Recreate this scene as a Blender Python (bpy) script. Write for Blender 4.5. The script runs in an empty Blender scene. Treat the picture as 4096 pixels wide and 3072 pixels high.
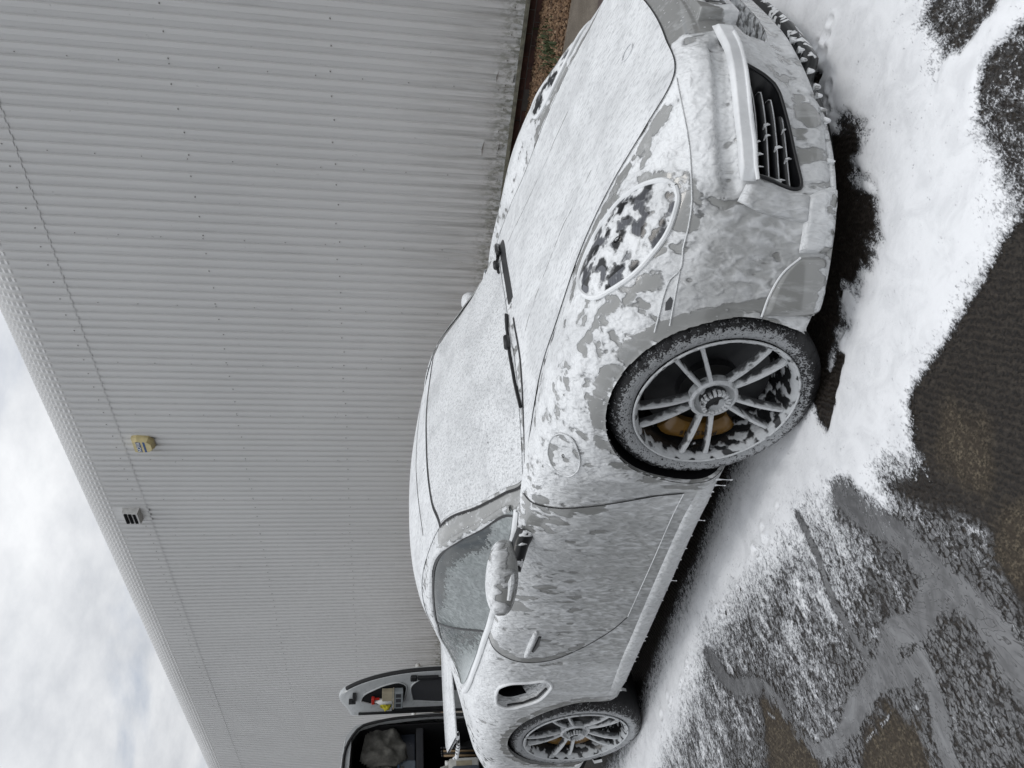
import bpy, bmesh, math, random
import numpy as np
from mathutils import Vector, Matrix
from mathutils.bvhtree import BVHTree
random.seed(7); rng = np.random.default_rng(7)
R = math.radians
sc = bpy.context.scene
C = sc.collection

# ------------------------------------------------------------------ camera (phone held upright, file stored sideways)
YAW, PITCH, ROLL = 2.31971520, -0.153221719, 0.0204235458
CAM = Vector((1.60932527, -2.56696301, 1.35170444))
fw = Vector((math.cos(PITCH)*math.cos(YAW), math.cos(PITCH)*math.sin(YAW), math.sin(PITCH)))
rt = fw.cross(Vector((0, 0, 1))).normalized(); up = rt.cross(fw)
r2 = math.cos(ROLL)*rt + math.sin(ROLL)*up; u2 = -math.sin(ROLL)*rt + math.cos(ROLL)*up
cd = bpy.data.cameras.new('camera'); cam = bpy.data.objects.new('camera', cd); C.objects.link(cam)
cd.sensor_fit = 'HORIZONTAL'; cd.sensor_width = 36.0; cd.lens = 3080.48556/4096*36.0
cd.clip_start = 0.02; cd.clip_end = 500
mw = Matrix.Identity(4)
for i in range(3):
    mw[i][0] = -u2[i]; mw[i][1] = r2[i]; mw[i][2] = -fw[i]; mw[i][3] = CAM[i]
cam.matrix_world = mw
sc.camera = cam

# ------------------------------------------------------------------ light
SUN_EL, SUN_AZ = R(66), R(-8)          # high, ahead of the car, behind thin cloud
world = bpy.data.worlds.new('World'); sc.world = world; world.use_nodes = True
def build_world():
    nt = world.node_tree; N = nt.nodes; L = nt.links
    for n in list(N): N.remove(n)
    out = N.new('ShaderNodeOutputWorld'); bg = N.new('ShaderNodeBackground')
    sky = N.new('ShaderNodeTexSky'); sky.sky_type = 'NISHITA'; sky.sun_disc = False
    sky.sun_elevation = SUN_EL; sky.sun_rotation = math.pi/2 - SUN_AZ
    sky.air_density = 1.0; sky.dust_density = 1.5
    tc = N.new('ShaderNodeTexCoord')
    sep = N.new('ShaderNodeSeparateXYZ'); L.new(tc.outputs['Generated'], sep.inputs[0])
    zc = N.new('ShaderNodeMath'); zc.operation = 'MAXIMUM'; zc.inputs[1].default_value = 0.0; L.new(sep.outputs['Z'], zc.inputs[0])
    za = N.new('ShaderNodeMath'); za.operation = 'ADD'; za.inputs[1].default_value = 0.22; L.new(zc.outputs[0], za.inputs[0])
    dx = N.new('ShaderNodeMath'); dx.operation = 'DIVIDE'; L.new(sep.outputs['X'], dx.inputs[0]); L.new(za.outputs[0], dx.inputs[1])
    dy = N.new('ShaderNodeMath'); dy.operation = 'DIVIDE'; L.new(sep.outputs['Y'], dy.inputs[0]); L.new(za.outputs[0], dy.inputs[1])
    cmb = N.new('ShaderNodeCombineXYZ'); L.new(dx.outputs[0], cmb.inputs[0]); L.new(dy.outputs[0], cmb.inputs[1])
    nz = N.new('ShaderNodeTexNoise'); nz.inputs['Scale'].default_value = 2.1; nz.inputs['Detail'].default_value = 7; nz.inputs['Roughness'].default_value = 0.56; nz.inputs['Distortion'].default_value = 0.35
    L.new(cmb.outputs[0], nz.inputs['Vector'])
    rp = N.new('ShaderNodeMapRange'); rp.inputs['From Min'].default_value = 0.28; rp.inputs['From Max'].default_value = 0.50; rp.interpolation_type = 'SMOOTHSTEP'
    L.new(nz.outputs['Fac'], rp.inputs['Value'])
    nz2 = N.new('ShaderNodeTexNoise'); nz2.inputs['Scale'].default_value = 3.6; nz2.inputs['Detail'].default_value = 8; nz2.inputs['Roughness'].default_value = 0.6
    L.new(cmb.outputs[0], nz2.inputs['Vector'])
    cr = N.new('ShaderNodeValToRGB')
    cr.color_ramp.elements[0].position = 0.34; cr.color_ramp.elements[0].color = (7.8, 8.1, 8.6, 1)
    cr.color_ramp.elements[1].position = 0.66; cr.color_ramp.elements[1].color = (11.4, 11.6, 11.9, 1)
    L.new(nz2.outputs['Fac'], cr.inputs[0])
    sk2 = N.new('ShaderNodeMixRGB'); sk2.inputs[0].default_value = 0.62; sk2.inputs[2].default_value = (8.4, 9.0, 10.0, 1); L.new(sky.outputs[0], sk2.inputs[1])
    mx = N.new('ShaderNodeMixRGB'); L.new(rp.outputs[0], mx.inputs[0]); L.new(sk2.outputs[0], mx.inputs[1]); L.new(cr.outputs[0], mx.inputs[2])
    # overcast sky: brighter overhead than at the horizon
    gz = N.new('ShaderNodeMath'); gz.operation = 'MULTIPLY_ADD'; gz.inputs[1].default_value = 0.62; gz.inputs[2].default_value = 0.62; L.new(zc.outputs[0], gz.inputs[0])
    gm = N.new('ShaderNodeMixRGB'); gm.blend_type = 'MULTIPLY'; gm.inputs[0].default_value = 1.0; L.new(mx.outputs[0], gm.inputs[1]); L.new(gz.outputs[0], gm.inputs[2])
    L.new(gm.outputs[0], bg.inputs[0]); bg.inputs[1].default_value = 0.100
    L.new(bg.outputs[0], out.inputs[0])
build_world()
sd = bpy.data.lights.new('sun', 'SUN'); sd.energy = 0.5; sd.angle = R(18); sd.color = (1.0, 0.965, 0.92)
sun = bpy.data.objects.new('sun', sd); C.objects.link(sun); sun.location = (0, 0, 12)
sdir = Vector((math.cos(SUN_EL)*math.cos(SUN_AZ), math.cos(SUN_EL)*math.sin(SUN_AZ), math.sin(SUN_EL)))
sun.rotation_euler = (-sdir).to_track_quat('-Z', 'Y').to_euler()
vs = sc.view_settings
sc.display_settings.display_device = 'sRGB'
vs.view_transform = 'Standard'; vs.look = 'None'; vs.exposure = -0.04; vs.gamma = 1.0; vs.use_curve_mapping = False

# ------------------------------------------------------------------ helpers
def tag(o, label=None, cat=None, group=None, kind=None):
    if label: o['label'] = label
    if cat: o['category'] = cat
    if group: o['group'] = group
    if kind: o['kind'] = kind
    return o
def empty(name, loc=(0, 0, 0), rz=0.0):
    o = bpy.data.objects.new(name, None); C.objects.link(o); o.location = loc; o.rotation_euler = (0, 0, rz)
    o.empty_display_size = 0.1
    return o
def mesh(name, V, F, mat=None, parent=None, smooth=True, attrs=None, uv=None):
    me = bpy.data.meshes.new(name)
    V = np.asarray(V, dtype=np.float64).reshape(-1, 3)
    me.from_pydata(V.tolist(), [], [list(map(int, f)) for f in F]) if not isinstance(F, np.ndarray) else me_from_np(me, V, F)
    if smooth: me.shade_smooth()
    if attrs:
        for k, a in attrs.items():
            at = me.attributes.new(k, 'FLOAT', 'POINT'); at.data.foreach_set('value', np.asarray(a, dtype=np.float32))
    if mat: me.materials.append(mat)
    me.update()
    o = bpy.data.objects.new(name, me); C.objects.link(o)
    if parent: o.parent = parent
    return o
def me_from_np(me, V, F):
    n, k = F.shape
    me.vertices.add(len(V)); me.vertices.foreach_set('co', V.astype(np.float32).ravel())
    me.loops.add(n*k); me.loops.foreach_set('vertex_index', F.astype(np.int32).ravel())
    me.polygons.add(n); me.polygons.foreach_set('loop_start', np.arange(0, n*k, k, dtype=np.int32))
    me.update(calc_edges=True); me.validate()
def grid_faces(n, m, wrap_n=False, wrap_m=False):
    I = np.arange(n if wrap_n else n-1); J = np.arange(m if wrap_m else m-1)
    a, b = np.meshgrid(I, J, indexing='ij'); a2 = (a+1) % n; b2 = (b+1) % m
    return np.stack([a*m+b, a2*m+b, a2*m+b2, a*m+b2], -1).reshape(-1, 4)
class MB:
    """collects boxes, tubes and lathes into one mesh"""
    def __init__(s): s.V = []; s.F = []; s.n = 0
    def add(s, V, F):
        V = np.asarray(V, float).reshape(-1, 3)
        s.V.append(V); s.F += [[int(i)+s.n for i in f] for f in F]; s.n += len(V); return s
    def box(s, a, b, rot=None, org=None, bev=0.0):
        x0, y0, z0 = a; x1, y1, z1 = b
        if bev > 0:
            bm = bmesh.new(); bmesh.ops.create_cube(bm, size=1)
            for v in bm.verts: v.co = Vector((x0+(v.co.x+.5)*(x1-x0), y0+(v.co.y+.5)*(y1-y0), z0+(v.co.z+.5)*(z1-z0)))
            bmesh.ops.bevel(bm, geom=list(bm.edges), offset=bev, segments=2, affect='EDGES', profile=.5)
            bm.verts.index_update(); V = np.array([v.co[:] for v in bm.verts]); F = [[v.index for v in f.verts] for f in bm.faces]; bm.free()
        else:
            V = np.array([[x, y, z] for x in (x0, x1) for y in (y0, y1) for z in (z0, z1)])
            F = [[0, 1, 3, 2], [4, 6, 7, 5], [0, 4, 5, 1], [2, 3, 7, 6], [0, 2, 6, 4], [1, 5, 7, 3]]
        if rot is not None:
            o = np.array(org if org is not None else (0, 0, 0)); V = (V-o) @ np.array(rot).T + o
        return s.add(V, F)
    def tube(s, pts, r, n=8, cap=True):
        P = [Vector(p) for p in pts]; m = len(P); rr = r if hasattr(r, '__len__') else [r]*m
        V = []; prev = None
        for i in range(m):
            d = (P[min(i+1, m-1)]-P[max(i-1, 0)]).normalized()
            if prev is None:
                a = d.orthogonal().normalized()
            else:
                a = (prev - d*prev.dot(d)).normalized()
            prev = a; b = d.cross(a)
            for k in range(n):
                t = 2*math.pi*k/n; V.append(P[i]+a*(math.cos(t)*rr[i])+b*(math.sin(t)*rr[i]))
        F = [[i*n+k, i*n+(k+1) % n, (i+1)*n+(k+1) % n, (i+1)*n+k] for i in range(m-1) for k in range(n)]
        if cap: F += [list(range(n))[::-1], list(range((m-1)*n, m*n))]
        return s.add([v[:] for v in V], F)
    def lathe(s, prof, org, axis='y', n=48, closed=False):
        # prof: list of (along axis, radius)
        V = []
        for (a, r) in prof:
            for k in range(n):
                t = 2*math.pi*k/n; c, d = math.cos(t)*r, math.sin(t)*r
                V.append({'y': (c, a, d), 'x': (a, c, d), 'z': (c, d, a)}[axis])
        V = np.array(V)+np.array(org)
        m = len(prof); F = [[i*n+k, i*n+(k+1) % n, (i+1)*n+(k+1) % n, (i+1)*n+k] for i in range(m-1) for k in range(n)]
        if closed: F += [[(m-1)*n+k, (m-1)*n+(k+1) % n, (k+1) % n, k] for k in range(n)]
        return s.add(V, F)
    def build(s, name, mat, parent=None, smooth=False, attrs=None):
        return mesh(name, np.concatenate(s.V) if s.V else [], s.F, mat, parent, smooth, attrs)
def fixn(o):
    bm = bmesh.new(); bm.from_mesh(o.data); bmesh.ops.recalc_face_normals(bm, faces=bm.faces); bm.to_mesh(o.data); bm.free(); return o
def autosmooth(o, ang=35):
    o.data.shade_smooth(); o.data.set_sharp_from_angle(angle=R(ang)); return o
def catmull(pts, n):
    P = np.asarray(pts, float); m = len(P)
    h = np.maximum(np.linalg.norm(np.diff(P, axis=0), axis=1), 1e-6); t = np.concatenate([[0], np.cumsum(h)])
    s = np.linspace(0, t[-1], n); return hermW(t, s) @ P
def hermW(t, s, g0=False):
    """(m x n) weights of the non-uniform Catmull-Rom interpolation"""
    n = len(t); T = np.zeros((n, n)); h = np.diff(t)
    for i in range(n):
        if i == 0: T[0, 0] = -1/h[0]; T[0, 1] = 1/h[0]
        elif i == n-1: T[i, i] = 1/h[-1]; T[i, i-1] = -1/h[-1]
        else:
            a, b = h[i-1], h[i]
            T[i, i-1] += -b/a/(a+b); T[i, i] += b/a/(a+b) - a/b/(a+b); T[i, i+1] += a/b/(a+b)
    k = np.clip(np.searchsorted(t, s, side='right')-1, 0, n-2); H = h[k]; x = (s-t[k])/H
    W = np.zeros((len(s), n)); I = np.arange(len(s))
    W[I, k] += 2*x**3-3*x**2+1; W[I, k+1] += -2*x**3+3*x**2
    W += ((x**3-2*x**2+x)*H)[:, None]*T[k] + ((x**3-x**2)*H)[:, None]*T[k+1]
    return W
def sstep(a, b, x):
    t = np.clip((x-a)/(b-a), 0, 1); return t*t*(3-2*t)
def hash2(ix, iy, seed):
    h = (ix*374761393 + iy*668265263 + seed*974634721) & 0xFFFFFFFF
    h = ((h ^ (h >> 13))*1274126177) & 0xFFFFFFFF
    return ((h ^ (h >> 16)) & 0xFFFF)/65535.0
def vnoise(x, y, seed=0):
    ix = np.floor(x).astype(np.int64); iy = np.floor(y).astype(np.int64); fx = x-ix; fy = y-iy
    fx = fx*fx*fx*(fx*(fx*6-15)+10); fy = fy*fy*fy*(fy*(fy*6-15)+10)
    a = hash2(ix, iy, seed); b = hash2(ix+1, iy, seed); c = hash2(ix, iy+1, seed); d = hash2(ix+1, iy+1, seed)
    return (a*(1-fx)+b*fx)*(1-fy)+(c*(1-fx)+d*fx)*fy
def fbm(x, y, oct=4, seed=0, rough=.5):
    s = 0; a = 1; w = 0
    for o in range(oct):
        s = s+a*vnoise(x*2**o+17.3*o, y*2**o-9.1*o, seed+o); w += a; a *= rough
    return s/w
# ------------------------------------------------------------------ materials
class NT:
    def __init__(s, name):
        s.m = bpy.data.materials.new(name); s.m.use_nodes = True; s.t = s.m.node_tree
        for n in list(s.t.nodes): s.t.nodes.remove(n)
        s.out = s.t.nodes.new('ShaderNodeOutputMaterial')
    def n(s, typ, ins=None, **kw):
        nd = s.t.nodes.new(typ)
        for k, v in kw.items(): setattr(nd, k, v)
        if ins:
            for k, v in ins.items(): s.i(nd, k, v)
        return nd
    def i(s, nd, k, v):
        sk = nd.inputs[k]
        if isinstance(v, bpy.types.NodeSocket): s.t.links.new(v, sk)
        elif isinstance(v, bpy.types.Node): s.t.links.new(v.outputs[0], sk)
        else:
            if hasattr(sk, 'default_value') and hasattr(sk.default_value, '__len__') and hasattr(v, '__len__') and len(v) == 3 and len(sk.default_value) == 4: v = (*v, 1)
            sk.default_value = v
    def math(s, op, a, b=None, c=None, clamp=False):
        nd = s.n('ShaderNodeMath', operation=op, use_clamp=clamp); s.i(nd, 0, a)
        if b is not None: s.i(nd, 1, b)
        if c is not None: s.i(nd, 2, c)
        return nd.outputs[0]
    def rng(s, v, a, b, c=0.0, d=1.0, smooth=True):
        nd = s.n('ShaderNodeMapRange', {'Value': v, 'From Min': a, 'From Max': b, 'To Min': c, 'To Max': d}); nd.interpolation_type = 'SMOOTHSTEP' if smooth else 'LINEAR'
        return nd.outputs[0]
    def mix(s, f, a, b):
        nd = s.n('ShaderNodeMixRGB'); s.i(nd, 0, f); s.i(nd, 1, a); s.i(nd, 2, b); return nd.outputs[0]
    def noise(s, vec, scale, detail=3.0, rough=.5, dist=0.0):
        nd = s.n('ShaderNodeTexNoise', {'Vector': vec, 'Scale': scale, 'Detail': detail, 'Roughness': rough, 'Distortion': dist}); return nd.outputs['Fac']
    def pos(s, scl=(1, 1, 1), rot=(0, 0, 0), objc=False):
        v = s.n('ShaderNodeTexCoord').outputs['Object'] if objc else s.n('ShaderNodeNewGeometry').outputs['Position']
        return s.n('ShaderNodeMapping', {'Vector': v, 'Scale': scl, 'Rotation': rot}).outputs[0]
    def attr(s, name): return s.n('ShaderNodeAttribute', attribute_name=name).outputs['Fac']
    def bsdf(s, **kw):
        nd = s.n('ShaderNodeBsdfPrincipled')
        names = dict(color='Base Color', rough='Roughness', metal='Metallic', coat='Coat Weight', coatr='Coat Roughness', spec='Specular IOR Level', normal='Normal', alpha='Alpha', trans='Transmission Weight', ior='IOR', sss='Subsurface Weight', emit='Emission Color', emits='Emission Strength')
        for k, v in kw.items(): s.i(nd, names[k], v)
        return nd
    def bump(s, h, dist, strength=1.0, normal=None):
        nd = s.n('ShaderNodeBump', {'Height': h, 'Distance': dist, 'Strength': strength})
        if normal is not None: s.i(nd, 'Normal', normal)
        return nd.outputs[0]
    def done(s, sh): s.t.links.new(sh.outputs[0] if isinstance(sh, bpy.types.Node) else sh, s.out.inputs[0]); return s.m
def plain(name, color, rough=.5, metal=0.0, var=.08, nscale=14.0, bumpd=0.0, coat=0.0, objc=True, spec=.5):
    t = NT(name); p = t.pos(objc=objc); n = t.noise(p, nscale, 4, .6)
    c1 = tuple(max(0, c*(1-var*2)) for c in color); c2 = tuple(min(1, c*(1+var*2)) for c in color)
    col = t.mix(t.rng(n, .25, .75), c1, c2)
    kw = dict(color=col, rough=t.rng(n, .2, .8, max(.02, rough-.08), min(1, rough+.1)), metal=metal, coat=coat, spec=spec)
    if bumpd: kw['normal'] = t.bump(t.noise(p, nscale*6, 3, .6), bumpd)
    return t.done(t.bsdf(**kw))
PAINT = (.265, .268, .26)
def foamy(name, under='paint', stretch=(1, 1, 1), rot=(0, 0, 0), scale=26.0, fine=110.0, ch=.010, objc=False, soft=.010, gran=.18, det=.8, tint=(.88, .895, .905), steep=0.0, flk=2.0, A=.6, B=.2, dk=.16, filmc=None, flakec=(.58, .59, .60), nzr=(.75, .15), resid=.0):
    """shampoo foam lying on paint, glass or rubber: attribute cover = how much is hidden, opac = how thick the lather is"""
    t = NT(name); p = t.pos(stretch, rot, objc); p0 = t.pos((1, 1, 1), (0, 0, 0), objc)
    cov = t.attr('cover'); op = t.attr('opac')
    nA = t.noise(p, scale, det, .5, .25); nB = t.noise(p, scale*2.7, 1.0, .5, .2)
    mm = t.math('ADD', t.math('MULTIPLY', nA, 1-gran), t.math('MULTIPLY', nB, gran))
    thr = t.rng(cov, 0, 1.2, .74, .10, smooth=False)
    d = t.math('SUBTRACT', mm, thr)
    mask = t.rng(d, -soft, soft); thick = t.math('POWER', t.rng(d, 0, .13, smooth=False), .55)
    lump = t.noise(p, scale*flk, 1.2, .5, .35); grain = t.noise(p, fine, 1.8, .5, .2); f2 = t.noise(p0, fine*2.6, 1.0)
    h = t.math('ADD', t.math('MULTIPLY', mask, .25), t.math('MULTIPLY', thick, .45))
    h = t.math('ADD', h, t.math('MULTIPLY', mask, t.math('ADD', t.math('MULTIPLY', lump, A), t.math('ADD', t.math('MULTIPLY', grain, B), t.math('MULTIPLY', f2, B*.22)))))
    nrm = t.bump(h, ch, 1.0)
    pore = t.rng(t.n('ShaderNodeTexVoronoi', {'Vector': p0, 'Scale': 55.0, 'Randomness': 1.0}).outputs['Distance'], .035, .08)
    fcol = t.mix(thick, tuple(c*.84 for c in tint), tint)
    fcol = t.mix(t.rng(grain, .30, .52), t.mix(dk, fcol, (.33, .34, .35)), fcol)  # hollows of the grain darkened in the colour, like ambient occlusion
    if steep:      # foam slides off steep panels and leaves a thin grey film with whiter runs in it
        nz = t.n('ShaderNodeSeparateXYZ', {0: t.n('ShaderNodeNewGeometry').outputs['Normal']}).outputs['Z']
        run = t.noise(t.pos((1, 1, .10), (0, 0, 0), objc), 16, 3, .6, .3)
        st = t.mix(t.math('MULTIPLY', t.rng(lump, .36, .70), t.rng(run, .34, .62, .35, 1.0)), filmc or tuple(c*.92 for c in PAINT), flakec)
        fcol = t.mix(t.math('MULTIPLY', t.math('MULTIPLY', t.rng(nz, nzr[0], nzr[1]), steep), t.math('SUBTRACT', 1.0, op, clamp=True)), fcol, st)
    mac = t.noise(t.pos((.8, 1, .5), rot, objc), 5.5, 4, .6, .8); fcol = t.mix(t.rng(mac, .34, .60, .26, 0), fcol, (.30, .31, .32))
    fcol = t.mix(pore, t.mix(.5, fcol, (.25, .26, .27)), fcol)
    foam = t.bsdf(color=fcol, rough=.42, spec=.4, normal=nrm)
    if under == 'paint':
        u = t.bsdf(color=t.mix(t.rng(t.noise(p0, 3, 2), .3, .7), tuple(c*.96 for c in PAINT), PAINT), rough=.20, spec=.5, coat=1.0, coatr=.03)
    elif under == 'glass':
        u = t.bsdf(color=(.012, .020, .021), rough=.04, spec=.7, coat=.6, coatr=.03)
    elif under == 'rubber':
        u = t.bsdf(color=(.012, .012, .013), rough=.55, spec=.4)
    elif under == 'black':
        u = t.bsdf(color=(.010, .011, .012), rough=.3, spec=.5)
    elif under == 'silver':
        u = t.bsdf(color=(.16, .163, .168), rough=.22, spec=.6, metal=.6)
    elif under == 'alloy':
        u = t.bsdf(color=(.02, .021, .022), rough=.25, spec=.6, metal=.3)
    elif under == 'lamp':
        vc = t.n('ShaderNodeTexVoronoi', {'Vector': t.pos((1, 1.3, 1)), 'Scale': 19.0}); g = t.n('ShaderNodeSeparateColor', {0: vc.outputs['Color']}).outputs[0]
        fin = t.n('ShaderNodeTexWave', {'Vector': t.pos((1, 1, 1), (0, R(30), R(40))), 'Scale': 60.0}).outputs['Fac']
        lc = t.mix(t.rng(g, .45, .95), (.003, .004, .005), (.12, .125, .14)); lc = t.mix(t.math('MULTIPLY', fin, .25), lc, (.004, .004, .005)); u = t.bsdf(color=lc, rough=.10, spec=.45)
    f = t.math('MULTIPLY', mask, .97)
    if resid:      # smears and spots left where the lather has slid away
        rs = t.math('MULTIPLY', t.rng(t.noise(t.pos((1, 1, .22), rot, objc), 26, 4, .65, .4), .50, .72), resid); spot = t.rng(t.n('ShaderNodeTexVoronoi', {'Vector': p0, 'Scale': 38.0}).outputs['Distance'], .10, .16, .8, 0)
        f = t.math('MAXIMUM', f, t.math('MAXIMUM', rs, t.math('MULTIPLY', spot, t.rng(nB, .5, .6))))
    return t.done(t.n('ShaderNodeMixShader', {0: f, 1: u, 2: foam}))
M = {}
M['f_side'] = foamy('foam_on_side_paint', 'paint', (1.0, 1.0, .42), (0, R(20), 0), 30, 150, steep=.95, flk=2.0, A=1.05, B=.2, ch=.011, soft=.03, resid=.45)
M['f_fender'] = foamy('foam_on_fender_paint', 'paint', (1.0, 1.0, .60), (0, R(-25), 0), 19, 90, steep=.80, flk=2.4, A=.75, B=.18, ch=.014, soft=.034, resid=.35, gran=.26)
M['f_thick'] = foamy('thick_foam', 'paint', (1.0, 1.0, .7), (0, 0, 0), 19, 70, flk=1.8, A=.35, B=.08, ch=.008, dk=.05)
M['f_top'] = foamy('foam_on_bonnet_paint', 'paint', (.30, 1.0, .8), (0, 0, 0), 36, 120, A=.35, B=.65, ch=.008, dk=.42, tint=(.86, .875, .885))
M['f_glass'] = foamy('foam_on_windscreen', 'glass', (.8, 1.0, .8), (0, 0, 0), 44, 100, A=.9, B=.6, ch=.013, dk=.42, gran=.3, tint=(.86, .875, .885))
M['f_sideglass'] = foamy('foam_on_side_glass', 'glass', (1.0, 1.0, .34), (0, R(14), 0), 58, 150, tint=(.56, .60, .60), A=.8, B=.2, ch=.008, gran=.4, det=1.5, steep=1.0, flk=1.1, filmc=(.040, .055, .055), flakec=(.27, .30, .30), nzr=(1.3, .8), resid=.3)
M['f_black'] = foamy('foam_on_black_trim', 'black', (1, 1, .5), (0, 0, 0), 34, 120)
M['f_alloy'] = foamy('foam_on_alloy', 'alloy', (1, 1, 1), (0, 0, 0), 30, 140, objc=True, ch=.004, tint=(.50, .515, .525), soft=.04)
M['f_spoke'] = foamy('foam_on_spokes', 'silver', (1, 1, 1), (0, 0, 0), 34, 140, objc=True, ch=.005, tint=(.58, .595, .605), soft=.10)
M['f_tyre'] = foamy('foam_on_tyre', 'rubber', (1, 1, 1), (0, 0, 0), 70, 160, objc=True, ch=.005, gran=.5, det=3, tint=(.36, .37, .38), soft=.035)  # thin grey film on rubber, tinted down further to stand for the wheel's shade
M['f_lamp'] = foamy('foam_on_headlamp', 'lamp', (1, 1, 1), (0, 0, 0), 19, 60, ch=.016, A=.6, B=.12, gran=.28, soft=.04)
M['gap'] = plain('panel_gap_black', (.012, .012, .013), .6)
M['black'] = plain('black_plastic', (.012, .0125, .014), .38, coat=.1)
M['rubber'] = plain('black_rubber', (.014, .014, .015), .7, bumpd=.0006)
M['cavity'] = plain('dark_cavity', (.006, .006, .007), .9, spec=.1)
M['disc'] = plain('brake_disc_grey', (.030, .031, .033), .35, metal=.5)
M['yellow'] = plain('caliper_yellow', (.145, .075, .012), .35, coat=.4)  # yellow darkened: the shade inside the wheel is in the colour
M['metal'] = plain('bare_metal', (.42, .42, .43), .3, metal=.9)
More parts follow.
